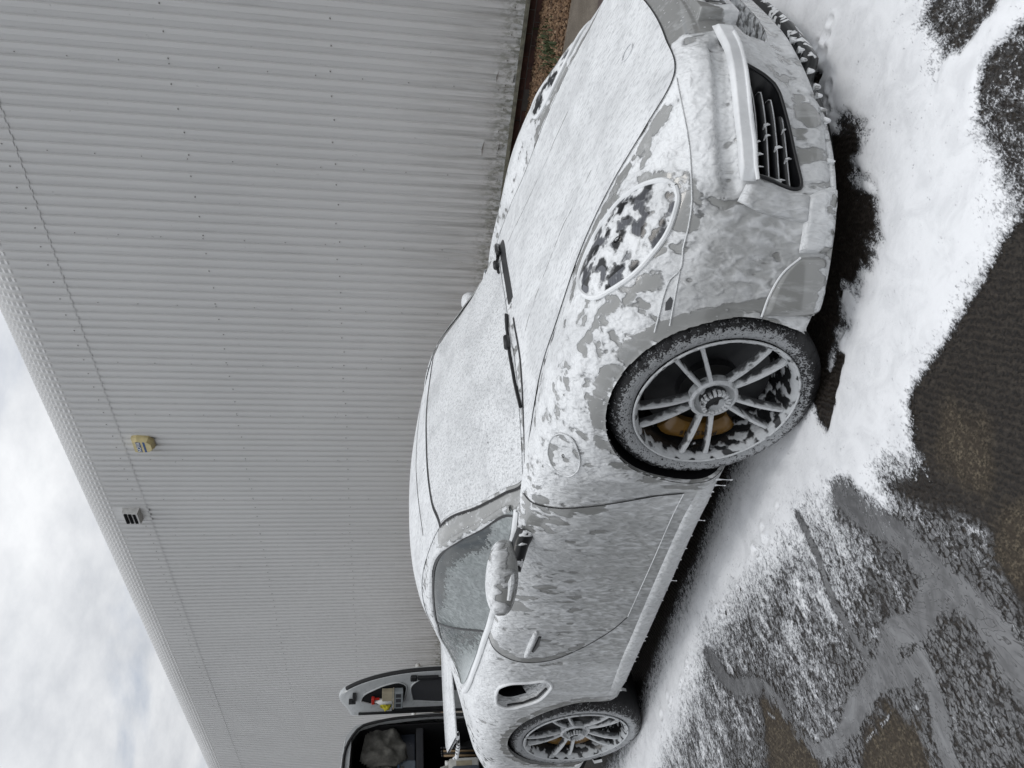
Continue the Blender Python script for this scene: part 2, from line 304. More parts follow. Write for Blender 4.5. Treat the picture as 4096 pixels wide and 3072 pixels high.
# ------------------------------------------------------------------ the car's skin: a net of 12 rows (centre line to sill) by stations (nose to tail)
NET = [
 # s0 nose centre
 [(.78,0,.584),(.81,0,.575),(.845,0,.565),(.875,0,.553),(.915,0,.53),(.945,0,.50),(.955,0,.45),(.95,0,.38),(.935,0,.31),(.91,0,.235),(.875,0,.155),(.82,0,.13)],
 # s1
 [(.70,0,.613),(.765,.10,.592),(.825,.18,.578),(.870,.235,.566),(.905,.245,.54),(.93,.25,.50),(.94,.255,.45),(.935,.255,.38),(.92,.255,.31),(.895,.255,.235),(.86,.25,.155),(.80,.25,.13)],
 # s2 bonnet corner
 [(.60,0,.648),(.69,.18,.627),(.77,.33,.605),(.83,.44,.583),(.845,.475,.56),(.86,.50,.52),(.865,.52,.46),(.86,.525,.39),(.845,.525,.32),(.82,.52,.245),(.785,.515,.15),(.74,.49,.13)],
 # s3 corner
 [(.48,0,.686),(.56,.19,.675),(.63,.34,.655),(.68,.445,.630),(.70,.54,.60),(.70,.615,.565),(.715,.66,.51),(.72,.68,.44),(.71,.685,.36),(.69,.685,.27),(.665,.68,.135),(.62,.64,.105)],
 # s4
 [(.36,0,.722),(.40,.19,.716),(.45,.35,.705),(.50,.45,.692),(.50,.55,.685),(.50,.65,.66),(.525,.75,.59),(.54,.80,.50),(.54,.82,.41),(.535,.822,.31),(.525,.805,.138),(.49,.77,.11)],
 # s5
 [(.22,0,.764),(.24,.19,.760),(.27,.36,.752),(.30,.465,.745),(.29,.57,.757),(.28,.68,.757),(.30,.79,.715),(.33,.868,.62),(.345,.904,.51),(.35,.916,.39),(.348,.912,.165),(.335,.86,.13)],
 # s6 front axle
 [(.05,0,.810),(.045,.19,.808),(.03,.38,.802),(0,.515,.798),(0,.61,.820),(0,.70,.832),(0,.80,.812),(0,.888,.75),(0,.930,.65),(0,.942,.45),(0,.93,.24),(0,.87,.18)],
 # s7
 [(-.12,0,.850),(-.125,.19,.848),(-.15,.40,.842),(-.20,.57,.834),(-.22,.65,.848),(-.25,.725,.856),(-.27,.815,.835),(-.28,.888,.765),(-.29,.925,.66),(-.30,.934,.45),(-.31,.915,.23),(-.31,.86,.18)],
 # s8a bonnet rear edge
 [(-.255,0,.878),(-.262,.20,.877),(-.30,.43,.870),(-.545,.705,.857),(-.56,.74,.868),(-.57,.78,.872),(-.56,.845,.84),(-.57,.888,.77),(-.575,.91,.66),(-.58,.915,.45),(-.585,.895,.22),(-.585,.85,.18)],
 # s8b screen foot
 [(-.30,0,.893),(-.307,.20,.892),(-.345,.44,.884),(-.617,.718,.857),(-.64,.755,.866),(-.65,.79,.871),(-.62,.848,.842),(-.63,.887,.772),(-.635,.907,.66),(-.64,.913,.45),(-.645,.894,.22),(-.645,.85,.18)],
 # s9
 [(-.45,0,.952),(-.46,.20,.949),(-.50,.42,.937),(-.72,.686,.912),(-.755,.745,.900),(-.775,.797,.878),(-.74,.85,.846),(-.75,.886,.776),(-.75,.904,.66),(-.755,.912,.45),(-.76,.893,.218),(-.76,.85,.18)],
 # s10
 [(-.72,0,1.050),(-.725,.20,1.046),(-.75,.40,1.030),(-.86,.64,.993),(-.92,.70,1.000),(-.95,.80,.886),(-.95,.852,.854),(-.95,.886,.78),(-.95,.903,.66),(-.95,.911,.45),(-.95,.893,.215),(-.95,.85,.18)],
 # s11 header
 [(-1.185,0,1.182),(-1.185,.20,1.178),(-1.172,.38,1.163),(-1.105,.558,1.136),(-1.15,.64,1.122),(-1.2,.80,.898),(-1.2,.855,.862),(-1.2,.888,.785),(-1.2,.903,.66),(-1.2,.911,.45),(-1.2,.895,.215),(-1.2,.85,.18)],
 # s12
 [(-1.42,0,1.235),(-1.42,.20,1.230),(-1.41,.38,1.212),(-1.4,.53,1.185),(-1.4,.615,1.155),(-1.4,.80,.908),(-1.4,.858,.872),(-1.4,.89,.79),(-1.4,.905,.66),(-1.4,.913,.45),(-1.4,.897,.215),(-1.4,.85,.18)],
 # s13
 [(-1.65,0,1.252),(-1.65,.20,1.246),(-1.65,.37,1.226),(-1.65,.51,1.192),(-1.65,.605,1.143),(-1.65,.80,.925),(-1.65,.862,.885),(-1.65,.897,.80),(-1.65,.915,.66),(-1.65,.92,.45),(-1.65,.90,.22),(-1.65,.86,.18)],
 # s14
 [(-1.9,0,1.235),(-1.9,.20,1.228),(-1.9,.35,1.205),(-1.9,.49,1.162),(-1.9,.60,1.105),(-1.9,.795,.95),(-1.9,.872,.905),(-1.9,.92,.82),(-1.9,.938,.66),(-1.9,.938,.45),(-1.9,.912,.23),(-1.9,.87,.19)],
 # s15
 [(-2.15,0,1.182),(-2.15,.20,1.175),(-2.15,.33,1.148),(-2.15,.47,1.098),(-2.15,.64,1.01),(-2.15,.775,.962),(-2.15,.88,.91),(-2.15,.938,.82),(-2.15,.952,.66),(-2.15,.95,.45),(-2.15,.93,.24),(-2.15,.88,.20)],
 # s16 rear axle
 [(-2.45,0,1.085),(-2.45,.20,1.08),(-2.45,.34,1.055),(-2.45,.50,1.01),(-2.45,.68,.955),(-2.45,.79,.922),(-2.45,.885,.878),(-2.45,.94,.80),(-2.45,.957,.66),(-2.45,.957,.45),(-2.45,.935,.25),(-2.45,.88,.21)],
 # s17
 [(-2.8,0,.955),(-2.8,.20,.955),(-2.8,.38,.945),(-2.8,.55,.925),(-2.8,.68,.90),(-2.8,.78,.868),(-2.8,.862,.82),(-2.8,.918,.74),(-2.8,.94,.62),(-2.8,.942,.45),(-2.8,.92,.25),(-2.8,.87,.21)],
 # s18
 [(-3.15,0,.865),(-3.15,.20,.865),(-3.15,.40,.86),(-3.15,.56,.845),(-3.15,.67,.825),(-3.15,.755,.795),(-3.15,.825,.75),(-3.15,.872,.68),(-3.15,.89,.58),(-3.15,.89,.42),(-3.15,.87,.25),(-3.15,.83,.22)],
 # s19
 [(-3.38,0,.80),(-3.38,.20,.80),(-3.38,.38,.795),(-3.38,.52,.785),(-3.38,.62,.765),(-3.38,.69,.735),(-3.38,.75,.69),(-3.38,.79,.63),(-3.38,.805,.55),(-3.38,.805,.42),(-3.38,.79,.27),(-3.38,.76,.24)],
 # s20 tail
 [(-3.50,0,.70),(-3.50,.17,.70),(-3.50,.33,.695),(-3.50,.45,.69),(-3.50,.53,.675),(-3.50,.59,.655),(-3.50,.635,.62),(-3.50,.665,.58),(-3.50,.675,.52),(-3.50,.675,.42),(-3.50,.66,.30),(-3.50,.64,.27)],
 # s21 tail face
 [(-3.53,0,.58),(-3.53,.08,.58),(-3.53,.16,.58),(-3.53,.22,.575),(-3.53,.26,.57),(-3.53,.29,.56),(-3.53,.31,.55),(-3.53,.325,.53),(-3.53,.33,.50),(-3.53,.33,.45),(-3.53,.325,.40),(-3.53,.31,.38)],
]
P = np.array(NET, float); NS, NR = P.shape[:2]
tu = np.concatenate([[0], np.cumsum(np.linalg.norm(np.diff(P, axis=0), axis=2).mean(1)*.5+np.linalg.norm(np.diff(P, axis=0), axis=2).max(1)*.5)])
tv = np.concatenate([[0], np.cumsum(np.linalg.norm(np.diff(P[2:19], axis=1), axis=2).mean(0))])
MIR = np.array([1, -1, 1.])
Pe = np.concatenate([P[1:2]*MIR, P], 0)                       # ghost station and ghost row: smooth across the centre plane
Pe = np.concatenate([Pe[:, 1:2]*MIR, Pe], 1)
tue = np.concatenate([[-tu[1]], tu]); tve = np.concatenate([[-tv[1]], tv])
def surf(us, vs_):
    Wu = hermW(tue, np.asarray(us, float)); Wv = hermW(tve, np.asarray(vs_, float))
    S = np.einsum('ai,ijk,bj->abk', Wu, Pe, Wv)
    S[:, np.abs(np.asarray(vs_)) < 1e-9, 1] = 0
    return S
def knots(t, step, i0=0, i1=None):
    i1 = len(t)-1 if i1 is None else i1; out = [t[i0]]
    for i in range(i0, i1):
        n = max(1, int(round((t[i+1]-t[i])/step))); out += list(t[i]+(t[i+1]-t[i])*np.arange(1, n+1)/n)
    return np.array(out)
US = knots(tu, .014); VS = knots(tv, .012)
Sh = surf(US, VS)
def two_sides(S):
    """half (y>=0) grid -> both halves, one sheet"""
    return np.concatenate([(S*MIR)[:, :0:-1], S], 1)
BV = two_sides(Sh); bn, bm_ = BV.shape[:2]
BVv = BV.reshape(-1, 3); BFq = grid_faces(bn, bm_)
bvh = BVHTree.FromPolygons([tuple(v) for v in BVv], [tuple(map(int, f)) for f in BFq])
def snap(p, off=0.0):
    c, n, i, d = bvh.find_nearest(Vector(p))
    cen = Vector((-1.2, 0, .45)); 
    if n.dot(c-Vector((min(max(c.x, -2.9), .5), 0, .45))) < 0: n = -n
    return c+n*off, n
def ray(o, d, off=0.0):
    d = Vector(d).normalized(); c, n, i, t = bvh.ray_cast(Vector(o), d)
    if c is None:
        c, n = snap(o); 
    if n.dot(d) > 0: n = -n
    return c+n*off, n
def side(x, z, off=0.0, s=-1): return ray((x, 3*s, z), (0, -s, 0), off)
def cover_at(V): return np.full(len(V), .6)
# ------------------------------------------------------------------ foam distribution over the car
ARCH = [(0.0, .341, .356), (-2.39, .345, .388)]
def blob(V, c, r, soft=.5):
    c = np.array(c); r = np.array(r if hasattr(r, '__len__') else (r, r, r)); d = np.sqrt((((V-c)/r)**2).sum(1)); return 1-sstep(1-soft, 1+soft, d)
def seg_d(V, pts):
    d = np.full(len(V), 9.0)
    for a, b in zip(pts[:-1], pts[1:]):
        a = np.array(a); b = np.array(b); ab = b-a; t = np.clip(((V-a)@ab)/(ab@ab), 0, 1); d = np.minimum(d, np.linalg.norm(V-a-t[:, None]*ab, axis=1))
    return d
HOODEDGE = (surf(np.linspace(tu[1], tu[8], 60), [0, tv[3]])*MIR)[:, 1]
HEADLIGHT = np.array([(.611,-.672,.584),(.595,-.697,.579),(.555,-.726,.586),(.512,-.749,.60),(.455,-.765,.63),(.391,-.773,.669),(.324,-.759,.716),(.273,-.732,.749),(.243,-.682,.771),(.237,-.635,.777),(.245,-.582,.77),(.286,-.554,.757),(.343,-.539,.74),(.416,-.54,.717),(.485,-.551,.691),(.544,-.578,.662),(.586,-.611,.632),(.61,-.64,.605)])
def low(cov, w, val): return cov*(1-w)+val*w
def car_fields(V, base=.75, opac=.45):
    V = np.asarray(V, float); x, y, z = V.T; ay = np.abs(y); W = V.copy(); W[:, 1] = -ay
    cov = np.full(len(V), base, float); op = np.full(len(V), opac, float)
    lf = fbm(x*5.0+z*3, z*5.0+y*4, 3, 77)-.5
    if base < .93:
        cov += .34*lf
        low_side = sstep(.66, .42, z)*sstep(-.30, -.45, x)*sstep(-1.75, -1.6, x)
        cov += .30*low_side; op = low(op, low_side, .10)
        upd = sstep(.60, .80, z)*sstep(-.36, -.45, x)*sstep(-1.75, -1.6, x); op += .30*upd
        haunch = blob(W, (-2.0, -.88, .90), (.30, .16, .17)); cov = low(cov, haunch, 1.1); op = low(op, haunch, 1.0)
        cov = low(cov, blob(W, (-2.30, -.90, .86), (.22, .2, .07)), .82)
        back = sstep(-1.66, -1.72, x)*sstep(.80, .70, z); cov = low(cov, back, 1.0); op = low(op, back, .38)
        fnd = blob(W, (-.05, -.86, .74), (.48, .14, .15)); cov = low(cov, fnd, .60+.45*lf); op = low(op, fnd, .95)
        cov = low(cov, blob(W, (-.45, -.90, .50), (.13, .06, .35)), .98); op = low(op, blob(W, (-.45, -.90, .5), (.13, .06, .4)), .32)
        cov = low(cov, blob(W, (-.62, -.88, .80), (.10, .08, .09)), .40)
        # nose: bare paint left of the bonnet's nose, thick foam on the bumper shoulder
        cov = low(cov, sstep(-.36, -.26, y)*sstep(.80, .87, x)*sstep(.36, .44, z)*sstep(.70, .66, z), .16)
        sh = blob(W, (.80, -.60, .53), (.22, .24, .075)); cov = low(cov, sh, .90+.35*lf); op = low(op, sh, 1.0)
        sd_ = blob(W, (.53, -.82, .40), (.20, .12, .22)); cov = low(cov, sd_, .70+.55*lf); op = low(op, sd_, .06)
        low_n = sstep(.30, .24, z)*sstep(.5, .62, x); cov = low(cov, low_n, .55+.3*lf); op = low(op, low_n, .5)
        # bare strip outside the bonnet gap and over the headlamp
        dh = seg_d(W, HOODEDGE[8:34:3]); cov = low(cov, sstep(.062, .04, dh)*sstep(.01, .02, dh)*sstep(.80, .74, x), .20+.5*lf)
        dl = seg_d(W, np.vstack([HEADLIGHT[11:17]])); cov = low(cov, sstep(.055, .03, dl)*.8, .26)
        dlo = seg_d(W, np.vstack([HEADLIGHT[1:8]])); cov = low(cov, sstep(.10, .05, dlo)*.85, .40+.5*lf)
        cov = low(cov, blob(W, (.15, -.80, .76), (.10, .09, .06)), .48)
    pil = seg_d(W, [(-.66, -.735, .875), (-.88, -.672, 1.0), (-1.12, -.602, 1.135)])
    if base < .93: cov = low(cov, sstep(.055, .035, pil), .16)
    lip = sstep(.19, .17, z)*sstep(.3, .45, x); cov = low(cov, lip, .62)
    for cx, cz, r in ARCH:
        d = np.hypot(x-cx, z-cz)-r; w = sstep(.050, .036, d)*sstep(.70, .85, ay)*sstep(.20, .30, z)
        if base < .93: cov = low(cov, w, .36); op = low(op, w, .2)
    return np.clip(cov, 0, 1.2), np.clip(op, 0, 1)
car = tag(empty('sports_car'), 'grey sports car covered in white shampoo foam, parked in front of the metal wall', 'car')
def cpart(name, V, F, mat, parent=None, base=.75, opac=.85, smooth=True):
    V = np.asarray(V, float).reshape(-1, 3); c, o = car_fields(V, base, opac)
    return mesh(name, V, F, mat, parent or car, smooth, {'cover': c, 'opac': o})
def cmb(name, mb, mat, parent=None, base=.75, opac=.85, smooth=True):
    V = np.concatenate(mb.V); c, o = car_fields(V, base, opac); ob = mesh(name, V, mb.F, mat, parent or car, smooth, {'cover': c, 'opac': o}); fixn(ob); return autosmooth(ob, 40)
# ---- body shell with wheel arches and intakes cut out
def cut(V, F, inside, snapfn):
    ins = inside(V); fi = ins[F]; keep = ~fi.all(1); Fk = F[keep]; strad = np.unique(Fk[fi[keep]])
    V = V.copy(); V[strad] = snapfn(V[strad]); return V, Fk
V, F = BVv.copy(), BFq.copy()
# groove above the light bar
CRE = np.array([(.912,-.394,.462),(.887,-.466,.466),(.858,-.519,.468),(.808,-.58,.467),(.727,-.662,.460),(.695,-.693,.455),(.656,-.729,.445)])
Wm = V*np.array([1, 1, 1]); Wm[:, 1] = -np.abs(Wm[:, 1]); dg = seg_d(Wm, CRE)
nrm_out = np.stack([V[:, 0]-.25, V[:, 1], np.zeros(len(V))], 1); nrm_out /= np.linalg.norm(nrm_out, axis=1)[:, None]+1e-9
V -= nrm_out*(.020*sstep(.034, .016, dg)*(V[:, 0] > .5))[:, None]
for (cx, cz, r) in ARCH:
    def ins(V, cx=cx, cz=cz, r=r): return (np.hypot(V[:, 0]-cx, V[:, 2]-cz) < r) & (np.abs(V[:, 1]) > .55) & (V[:, 2] < .80)
    def sn(Q, cx=cx, cz=cz, r=r):
        d = np.hypot(Q[:, 0]-cx, Q[:, 2]-cz); s = (r/np.maximum(d, .05)); s = np.clip(s, 1, 1.4); Q = Q.copy(); Q[:, 0] = cx+(Q[:, 0]-cx)*s; Q[:, 2] = cz+(Q[:, 2]-cz)*s; return Q
    V, F = cut(V, F, ins, sn)
def inpoly(p, poly):
    x, y = p[:, 0], p[:, 1]; c = np.zeros(len(p), bool)
    for (x1, y1), (x2, y2) in zip(poly, np.roll(poly, -1, 0)):
        c ^= ((y1 > y) != (y2 > y)) & (x < (x2-x1)*(y-y1)/(y2-y1+1e-12)+x1)
    return c
def nearest_on(p, poly):
    best = np.full(len(p), 9.0); q = p.copy()
    for a, b in zip(poly, np.roll(poly, -1, 0)):
        ab = b-a; t = np.clip(((p-a)@ab)/(ab@ab+1e-12), 0, 1); c = a+t[:, None]*ab; d = np.linalg.norm(p-c, axis=1); m_ = d < best; best[m_] = d[m_]; q[m_] = c[m_]
    return q, best
def cut_poly(V, F, ax, poly, cond):
    poly = np.asarray(poly, float)
    def ins(V): return inpoly(V[:, ax], poly) & cond(V)
    def sn(Q):
        Q = Q.copy(); q, _ = nearest_on(Q[:, ax], poly); Q[:, ax] = q; return Q
    return cut(V, F, ins, sn)
IN_YZ = [(-.46,.400),(-.474,.372),(-.482,.338),(-.495,.315),(-.518,.303),(-.556,.292),(-.607,.272),(-.645,.258),(-.695,.245),(-.715,.248),(-.712,.309),(-.706,.372),(-.655,.388),(-.58,.40),(-.5,.405)]
IN_YZ = [(-.455,.410),(-.470,.375),(-.482,.340),(-.498,.312),(-.520,.298),(-.556,.287),(-.607,.268),(-.660,.251),(-.706,.238),(-.719,.240),(-.721,.252),(-.716,.31),(-.709,.385),(-.660,.396),(-.58,.408),(-.5,.413)]
def dense(L, n):
    P_ = np.array(list(L)+[L[0]], float); h = np.concatenate([[0], np.cumsum(np.linalg.norm(np.diff(P_, axis=0), axis=1))]); s_ = np.linspace(0, h[-1], n+1)[:-1]; return np.stack([np.interp(s_, h, P_[:, k]) for k in range(2)], 1)
IN_YZ = dense(IN_YZ, 110)
for s in (1, -1):
    V, F = cut_poly(V, F, [1, 2], IN_YZ*np.array([s, 1]), lambda V: V[:, 0] > .55)
CE_YZ = [(-.30,.275),(-.31,.35),(-.27,.372),(0,.375),(.27,.372),(.31,.35),(.30,.275),(.2,.255),(0,.25),(-.2,.255)]
V, F = cut_poly(V, F, [1, 2], catmull(CE_YZ+CE_YZ[:1], 70)[:-1], lambda V: V[:, 0] > .7)
SI_XZ = [(-1.951,.838),(-1.875,.828),(-1.833,.79),(-1.812,.70),(-1.801,.61),(-1.83,.59),(-1.90,.602),(-1.963,.632),(-2.013,.70),(-2.041,.78),(-2.021,.822)]
SI_XZ = catmull(SI_XZ+SI_XZ[:1], 60)[:-1]
V, F = cut_poly(V, F, [0, 2], SI_XZ, lambda V: np.abs(V[:, 1]) > .6)
used = np.unique(F); rem = np.full(len(V), -1); rem[used] = np.arange(len(used)); V = V[used]; F = rem[F]
body = cpart('body', V, F, M['f_fender'], base=.72, opac=.45)
# sides of the body carry the flowing foam
body.data.materials.append(M['f_side'])
pc = V[F].mean(1); mi = ((pc[:, 0] < -.36) & (pc[:, 2] < 1.3)).astype(np.int32); body.data.polygons.foreach_set('material_index', mi)
# ---- inner lips of the openings
def lip_strip(name, ring, inward, mat, parent=None, base=.5, opac=.6):
    ring = np.asarray(ring, float); n = len(ring); V2 = np.concatenate([ring, ring+np.asarray(inward)])
    F2 = np.array([[k, (k+1) % n, n+(k+1) % n, n+k] for k in range(n)]); return cpart(name, V2, F2, mat, parent, base, opac)
for s in (-1, 1):
    for (cx, cz, r) in ARCH:
        a0, a1 = (R(-28), R(208)); ang = np.linspace(a0, a1, 70); pts = []
        for a in ang:
            x_, z_ = cx+(r-.001)*math.cos(a), cz+(r-.001)*math.sin(a); c, n_ = side(x_, max(z_, .20), 0, s); pts.append((x_, c.y-s*.001, z_))
        pts = np.array(pts); V2 = np.concatenate([pts, pts*[1, 1, 1]+np.array([0, -s*.016, 0]), pts+np.array([0, -s*.40, 0])+np.stack([.015*np.cos(ang), 0*ang, .015*np.sin(ang)], 1)])
        n = len(pts); F2 = grid_faces(3, n); w = mesh('wheel_arch_liner', V2[n:], grid_faces(2, n), M['cavity'], car); cpart('arch_lip', V2[:2*n], grid_faces(2, n), M['f_side'], None, .5, .4)
        MB().box((cx-.40, s*.50-.01, .16), (cx+.40, s*.50+.01, .66)).build('wheel_arch_wall', M['cavity'], car)
MB().box((-3.30, -.80, .15), (.38, .80, .20)).build('underbody', M['cavity'], car)
# ---- panels lying on the shell
def sheet(name, us, vs_, mat, off, base, opac, sides=2):
    S = surf(us, vs_); S = two_sides(S) if sides == 2 else S; n, m = S.shape[:2]
    du = np.gradient(S, axis=0); dv = np.gradient(S, axis=1); N_ = np.cross(dv, du); N_ /= np.linalg.norm(N_, axis=2)[..., None]+1e-9
    N_[N_[..., 2] < 0] *= -1
    S = S+N_*off; return cpart(name, S.reshape(-1, 3), grid_faces(n, m), mat, None, base, opac)
vin = knots(tv, .010, 0, 3); 
HD = tu[3]*0
hood = sheet('bonnet', knots(tu, .011, 0, 8), np.concatenate([vin[:-1], [tv[3]-.004]]), M['f_top'], .003, 1.16, 1.0)
ws = sheet('windscreen', np.linspace(tu[9]+.004, tu[12]-.012, 80), np.concatenate([vin[:-2], [tv[3]-.016]]), M['f_glass'], .003, .97, 1.0)
roof = sheet('roof', np.linspace(tu[12]+.012, tu[16], 80), np.concatenate([vin[:-1], [tv[3]-.003]]), M['f_top'], .003, 1.05, 1.0)
rearw = sheet('rear_window', np.linspace(tu[16]+.03, tu[18]-.02, 40), knots(tv, .02, 0, 2), M['f_glass'], .003, .95, 1.0)
def ribbon(name, pts, w, off, mat, parent=None, base=.8, opac=.9, raise_=0.0, n=None):
    P_ = catmull(pts, n or max(8, int(np.linalg.norm(np.diff(np.asarray(pts), axis=0), axis=1).sum()/.012))); C_ = []; N_ = []
    for p in P_:
        c, nn = snap(p, off); C_.append(c[:]); N_.append(nn[:])
    C_ = np.array(C_); N_ = np.array(N_); T_ = np.gradient(C_, axis=0); B_ = np.cross(T_, N_); B_ /= np.linalg.norm(B_, axis=1)[:, None]+1e-9
    Q = np.stack([C_-B_*w/2, C_-B_*w/4+N_*raise_, C_+B_*w/4+N_*raise_, C_+B_*w/2], 1); k = len(C_)
    return cpart(name, Q.reshape(-1, 3), grid_faces(k, 4), mat, parent, base, opac)
row = lambda j, i0, i1, s=-1, n=80: (surf(np.linspace(tu[i0], tu[i1], n), [0, tv[j]])*np.array([1, s, 1]))[:, 1]
stn = lambda i, j1, s=-1, du=0.0, n=40: (surf([tu[i]+du], np.linspace(0, tv[j1], n))*np.array([1, s, 1]))[0]
for s in (-1, 1):
    ribbon('bonnet_gap', row(3, 0, 8, s, 160), .0038, .0036, M['gap'], hood)
    ribbon('windscreen_seal', row(3, 9, 12, s), .011, .0045, M['gap'], ws)
    ribbon('windscreen_seal', stn(12, 3, s), .016, .0045, M['gap'], ws)
    ribbon('roof_gap', [(x_, y_*(-s), z_) for x_, y_, z_ in ((-1.365, 0, 1.224), (-1.35, -.195, 1.216), (-1.343, -.341, 1.205), (-1.344, -.43, 1.197))], .006, .0045, M['gap'], roof)
    g2 = [(.43,-.243,.71),(.388,-.243,.72),(.291,-.244,.747),(.213,-.237,.767),(.144,-.247,.783),(.064,-.259,.801),(-.005,-.268,.816),(-.083,-.283,.834),(-.182,-.31,.854),(-.235,-.33,.866)]
    ribbon('bonnet_crease', [(a, -s*b, c) for a, b, c in g2], .004, .0035, M['f_top'], hood, .45, .8)
# black scuttle at the screen's foot
cw = []
for s in (1, -1):
    cw.append(stn(8, 3, s, .012, 40)[::s*1] if s == 1 else stn(8, 3, s, .012, 40))
scut = np.concatenate([cw[0][::-1][:-1], cw[1]]); ribbon('scuttle', [q for q in scut if -.06 < q[1] < .50], .046, .0042, M['black'], None, n=80); ribbon('scuttle_gap', [q for q in scut if q[1] <= -.16][:], .010, .0042, M['gap'], None, n=60)
# ---- side patches between a top and a bottom curve in (x, z)
def sidepatch(name, top, bot, n, m, mat, off, base, opac, s=-1, parent=None):
    T = catmull(top, n); B = catmull(bot, n); V_ = []
    for i in range(n):
        for j in range(m):
            t = j/(m-1); x_ = T[i, 0]*(1-t)+B[i, 0]*t; z_ = T[i, 1]*(1-t)+B[i, 1]*t; c, nn = side(x_, z_, off, s); V_.append(c[:])
    return cpart(name, V_, grid_faces(n, m), mat, parent, base, opac)
DOORF = [(-.585,.868),(-.56,.80),(-.525,.70),(-.48,.57),(-.44,.44),(-.412,.338)]
DOORR = [(-1.545,.915),(-1.60,.875),(-1.64,.80),(-1.648,.71),(-1.62,.62),(-1.545,.525),(-1.45,.44),(-1.37,.39),(-1.26,.345)]
GT = [(-.735,.892),(-.80,.93),(-.927,1.005),(-1.04,1.075),(-1.146,1.126),(-1.24,1.152),(-1.338,1.164),(-1.46,1.163),(-1.576,1.156),(-1.70,1.143),(-1.80,1.127)]
GB = [(-.735,.884),(-.90,.889),(-1.1,.898),(-1.256,.906),(-1.41,.913),(-1.556,.922)]
QT = [(-1.81,1.124),(-1.90,1.108),(-2.002,1.085),(-2.09,1.045),(-2.16,1.008),(-2.205,.979)]
QB = [(-1.566,.923),(-1.75,.937),(-1.9,.951),(-2.05,.961),(-2.205,.974)]
for s in (-1, 1):
    n, m = 110, 70; V_ = []
    Fc = catmull(DOORF, m); Rc = catmull(DOORR, m)
    for i in range(n):
        for j in range(m):
            t = i/(n-1); u_ = j/(m-1); x_ = Fc[j, 0]*(1-t)+Rc[j, 0]*t; z_ = Fc[j, 1]*(1-t)+Rc[j, 1]*t
            c, nn = side(x_, z_, .0025, s); V_.append(c[:])
    door = cpart('door', V_, grid_faces(n, m), M['f_side'], None, .67, .22)
    if s == -1:
        # bare band along the door's front top and rear edge
        Vd = np.array(V_); c_, o_ = car_fields(Vd, .67, .22)
        rear = np.array([(x_, -.92, z_) for x_, z_ in catmull(DOORR, 30)]); Vr = Vd.copy(); Vr[:, 1] = -.92
        w = sstep(.05, .02, seg_d(Vr, rear))*sstep(.40, .55, Vd[:, 2]); c_ = low(c_, w, .18)
        front = np.array([(x_, -.92, z_) for x_, z_ in catmull(DOORF, 30)]); w = sstep(.06, .02, seg_d(Vr, front))*sstep(.50, .62, Vd[:, 2]); c_ = low(c_, w*.9, .34)
        c_ = low(c_, blob(Vd, (-1.12, -.89, .80), (.12, .1, .09)), .55)
        door.data.attributes['cover'].data.foreach_set('value', c_.astype(np.float32))
        # foam sheets down a little proud of the lower door
    P3 = lambda L, o=.9: [(x_, s*o, z_) for x_, z_ in L]
    pr = lambda L: [side(x_, z_, 0, s)[0][:] for x_, z_ in catmull(L, 40)]
    ribbon('door_gap', pr(DOORF), .006, .0036, M['gap'], door); ribbon('door_gap', pr(DOORR), .005, .0036, M['gap'], door)
    ribbon('door_gap', pr([DOORF[-1], (-.8, .337), DOORR[-1]]), .004, .0036, M['f_side'], door, 1.0, .9, .002)
    gl = sidepatch('door_window', GT, GB, 90, 26, M['f_sideglass'], .004, .83, .10, s)
    qg = sidepatch('quarter_window', QT, QB, 44, 20, M['f_sideglass'], .004, .42, .10, s)
    if s == -1:
        Vg = np.array([v.co[:] for v in gl.data.vertices]); c_ = np.full(len(Vg), .98)
        tp = np.array([side(x_, z_)[0][:] for x_, z_ in catmull(GT, 40)]); dt = seg_d(Vg, tp); c_ = low(c_, sstep(.13, .06, dt)*sstep(-.90, -.98, Vg[:, 0])*sstep(-1.68, -1.55, Vg[:, 0]), .24)
        c_ = low(c_, sstep(.07, .03, dt)*sstep(-.84, -.90, Vg[:, 0]), .16)
        gl.data.attributes['cover'].data.foreach_set('value', c_.astype(np.float32))
    loop = GT+QT; ribbon('window_surround', pr(loop)[:39], .028, .005, M['f_side'], None, .80, .8, .007, n=160)
    ribbon('window_seal', pr([(-.745, .884)]+[(a+.004, b-.013) for a, b in loop[1:-1]]), .010, .0065, M['black'], gl, n=150)
    ribbon('waist_trim', pr([(-.70, .876)]+[(a, b-.012) for a, b in GB[1:]]+[(a, b-.012) for a, b in QB]), .030, .006, M['f_thick'], None, 1.1, 1.0, .007, n=140)
    ribbon('window_pillar', pr([(-1.805, 1.124), (-1.70, 1.04), (-1.562, .924)]), .012, .0055, M['black'], gl)
    # fuel flap (right side only), door handle, side marker
    if s == -1:
        CAP = np.array([(-.319,-.839,.822),(-.273,-.832,.824),(-.225,-.839,.813),(-.195,-.858,.794),(-.191,-.882,.766),(-.233,-.898,.741),(-.281,-.903,.728),(-.33,-.902,.731),(-.365,-.894,.752),(-.37,-.88,.777),(-.353,-.859,.805)])
        Cc = CAP.mean(0); ring = catmull(np.vstack([CAP, CAP[:1]]), 49)[:-1]; V_ = []
        for k in range(1, 13):
            for q in ring:
                c, nn = snap(Cc+(q-Cc)*k/12, .0035); V_.append(c[:])
        cc, nn = snap(Cc, .0035); V_.append(cc[:]); F_ = [f for f in grid_faces(12, 48, wrap_m=True).tolist()]+[[len(V_)-1, (k+1) % 48, k] for k in range(48)]
        cap = cpart('fuel_flap', V_, F_, M['f_side'], None, .22, .8); ribbon('flap_gap', np.vstack([ring, ring[:1]]), .004, .004, M['f_side'], cap, 1.0, 1.0, .003, n=90)
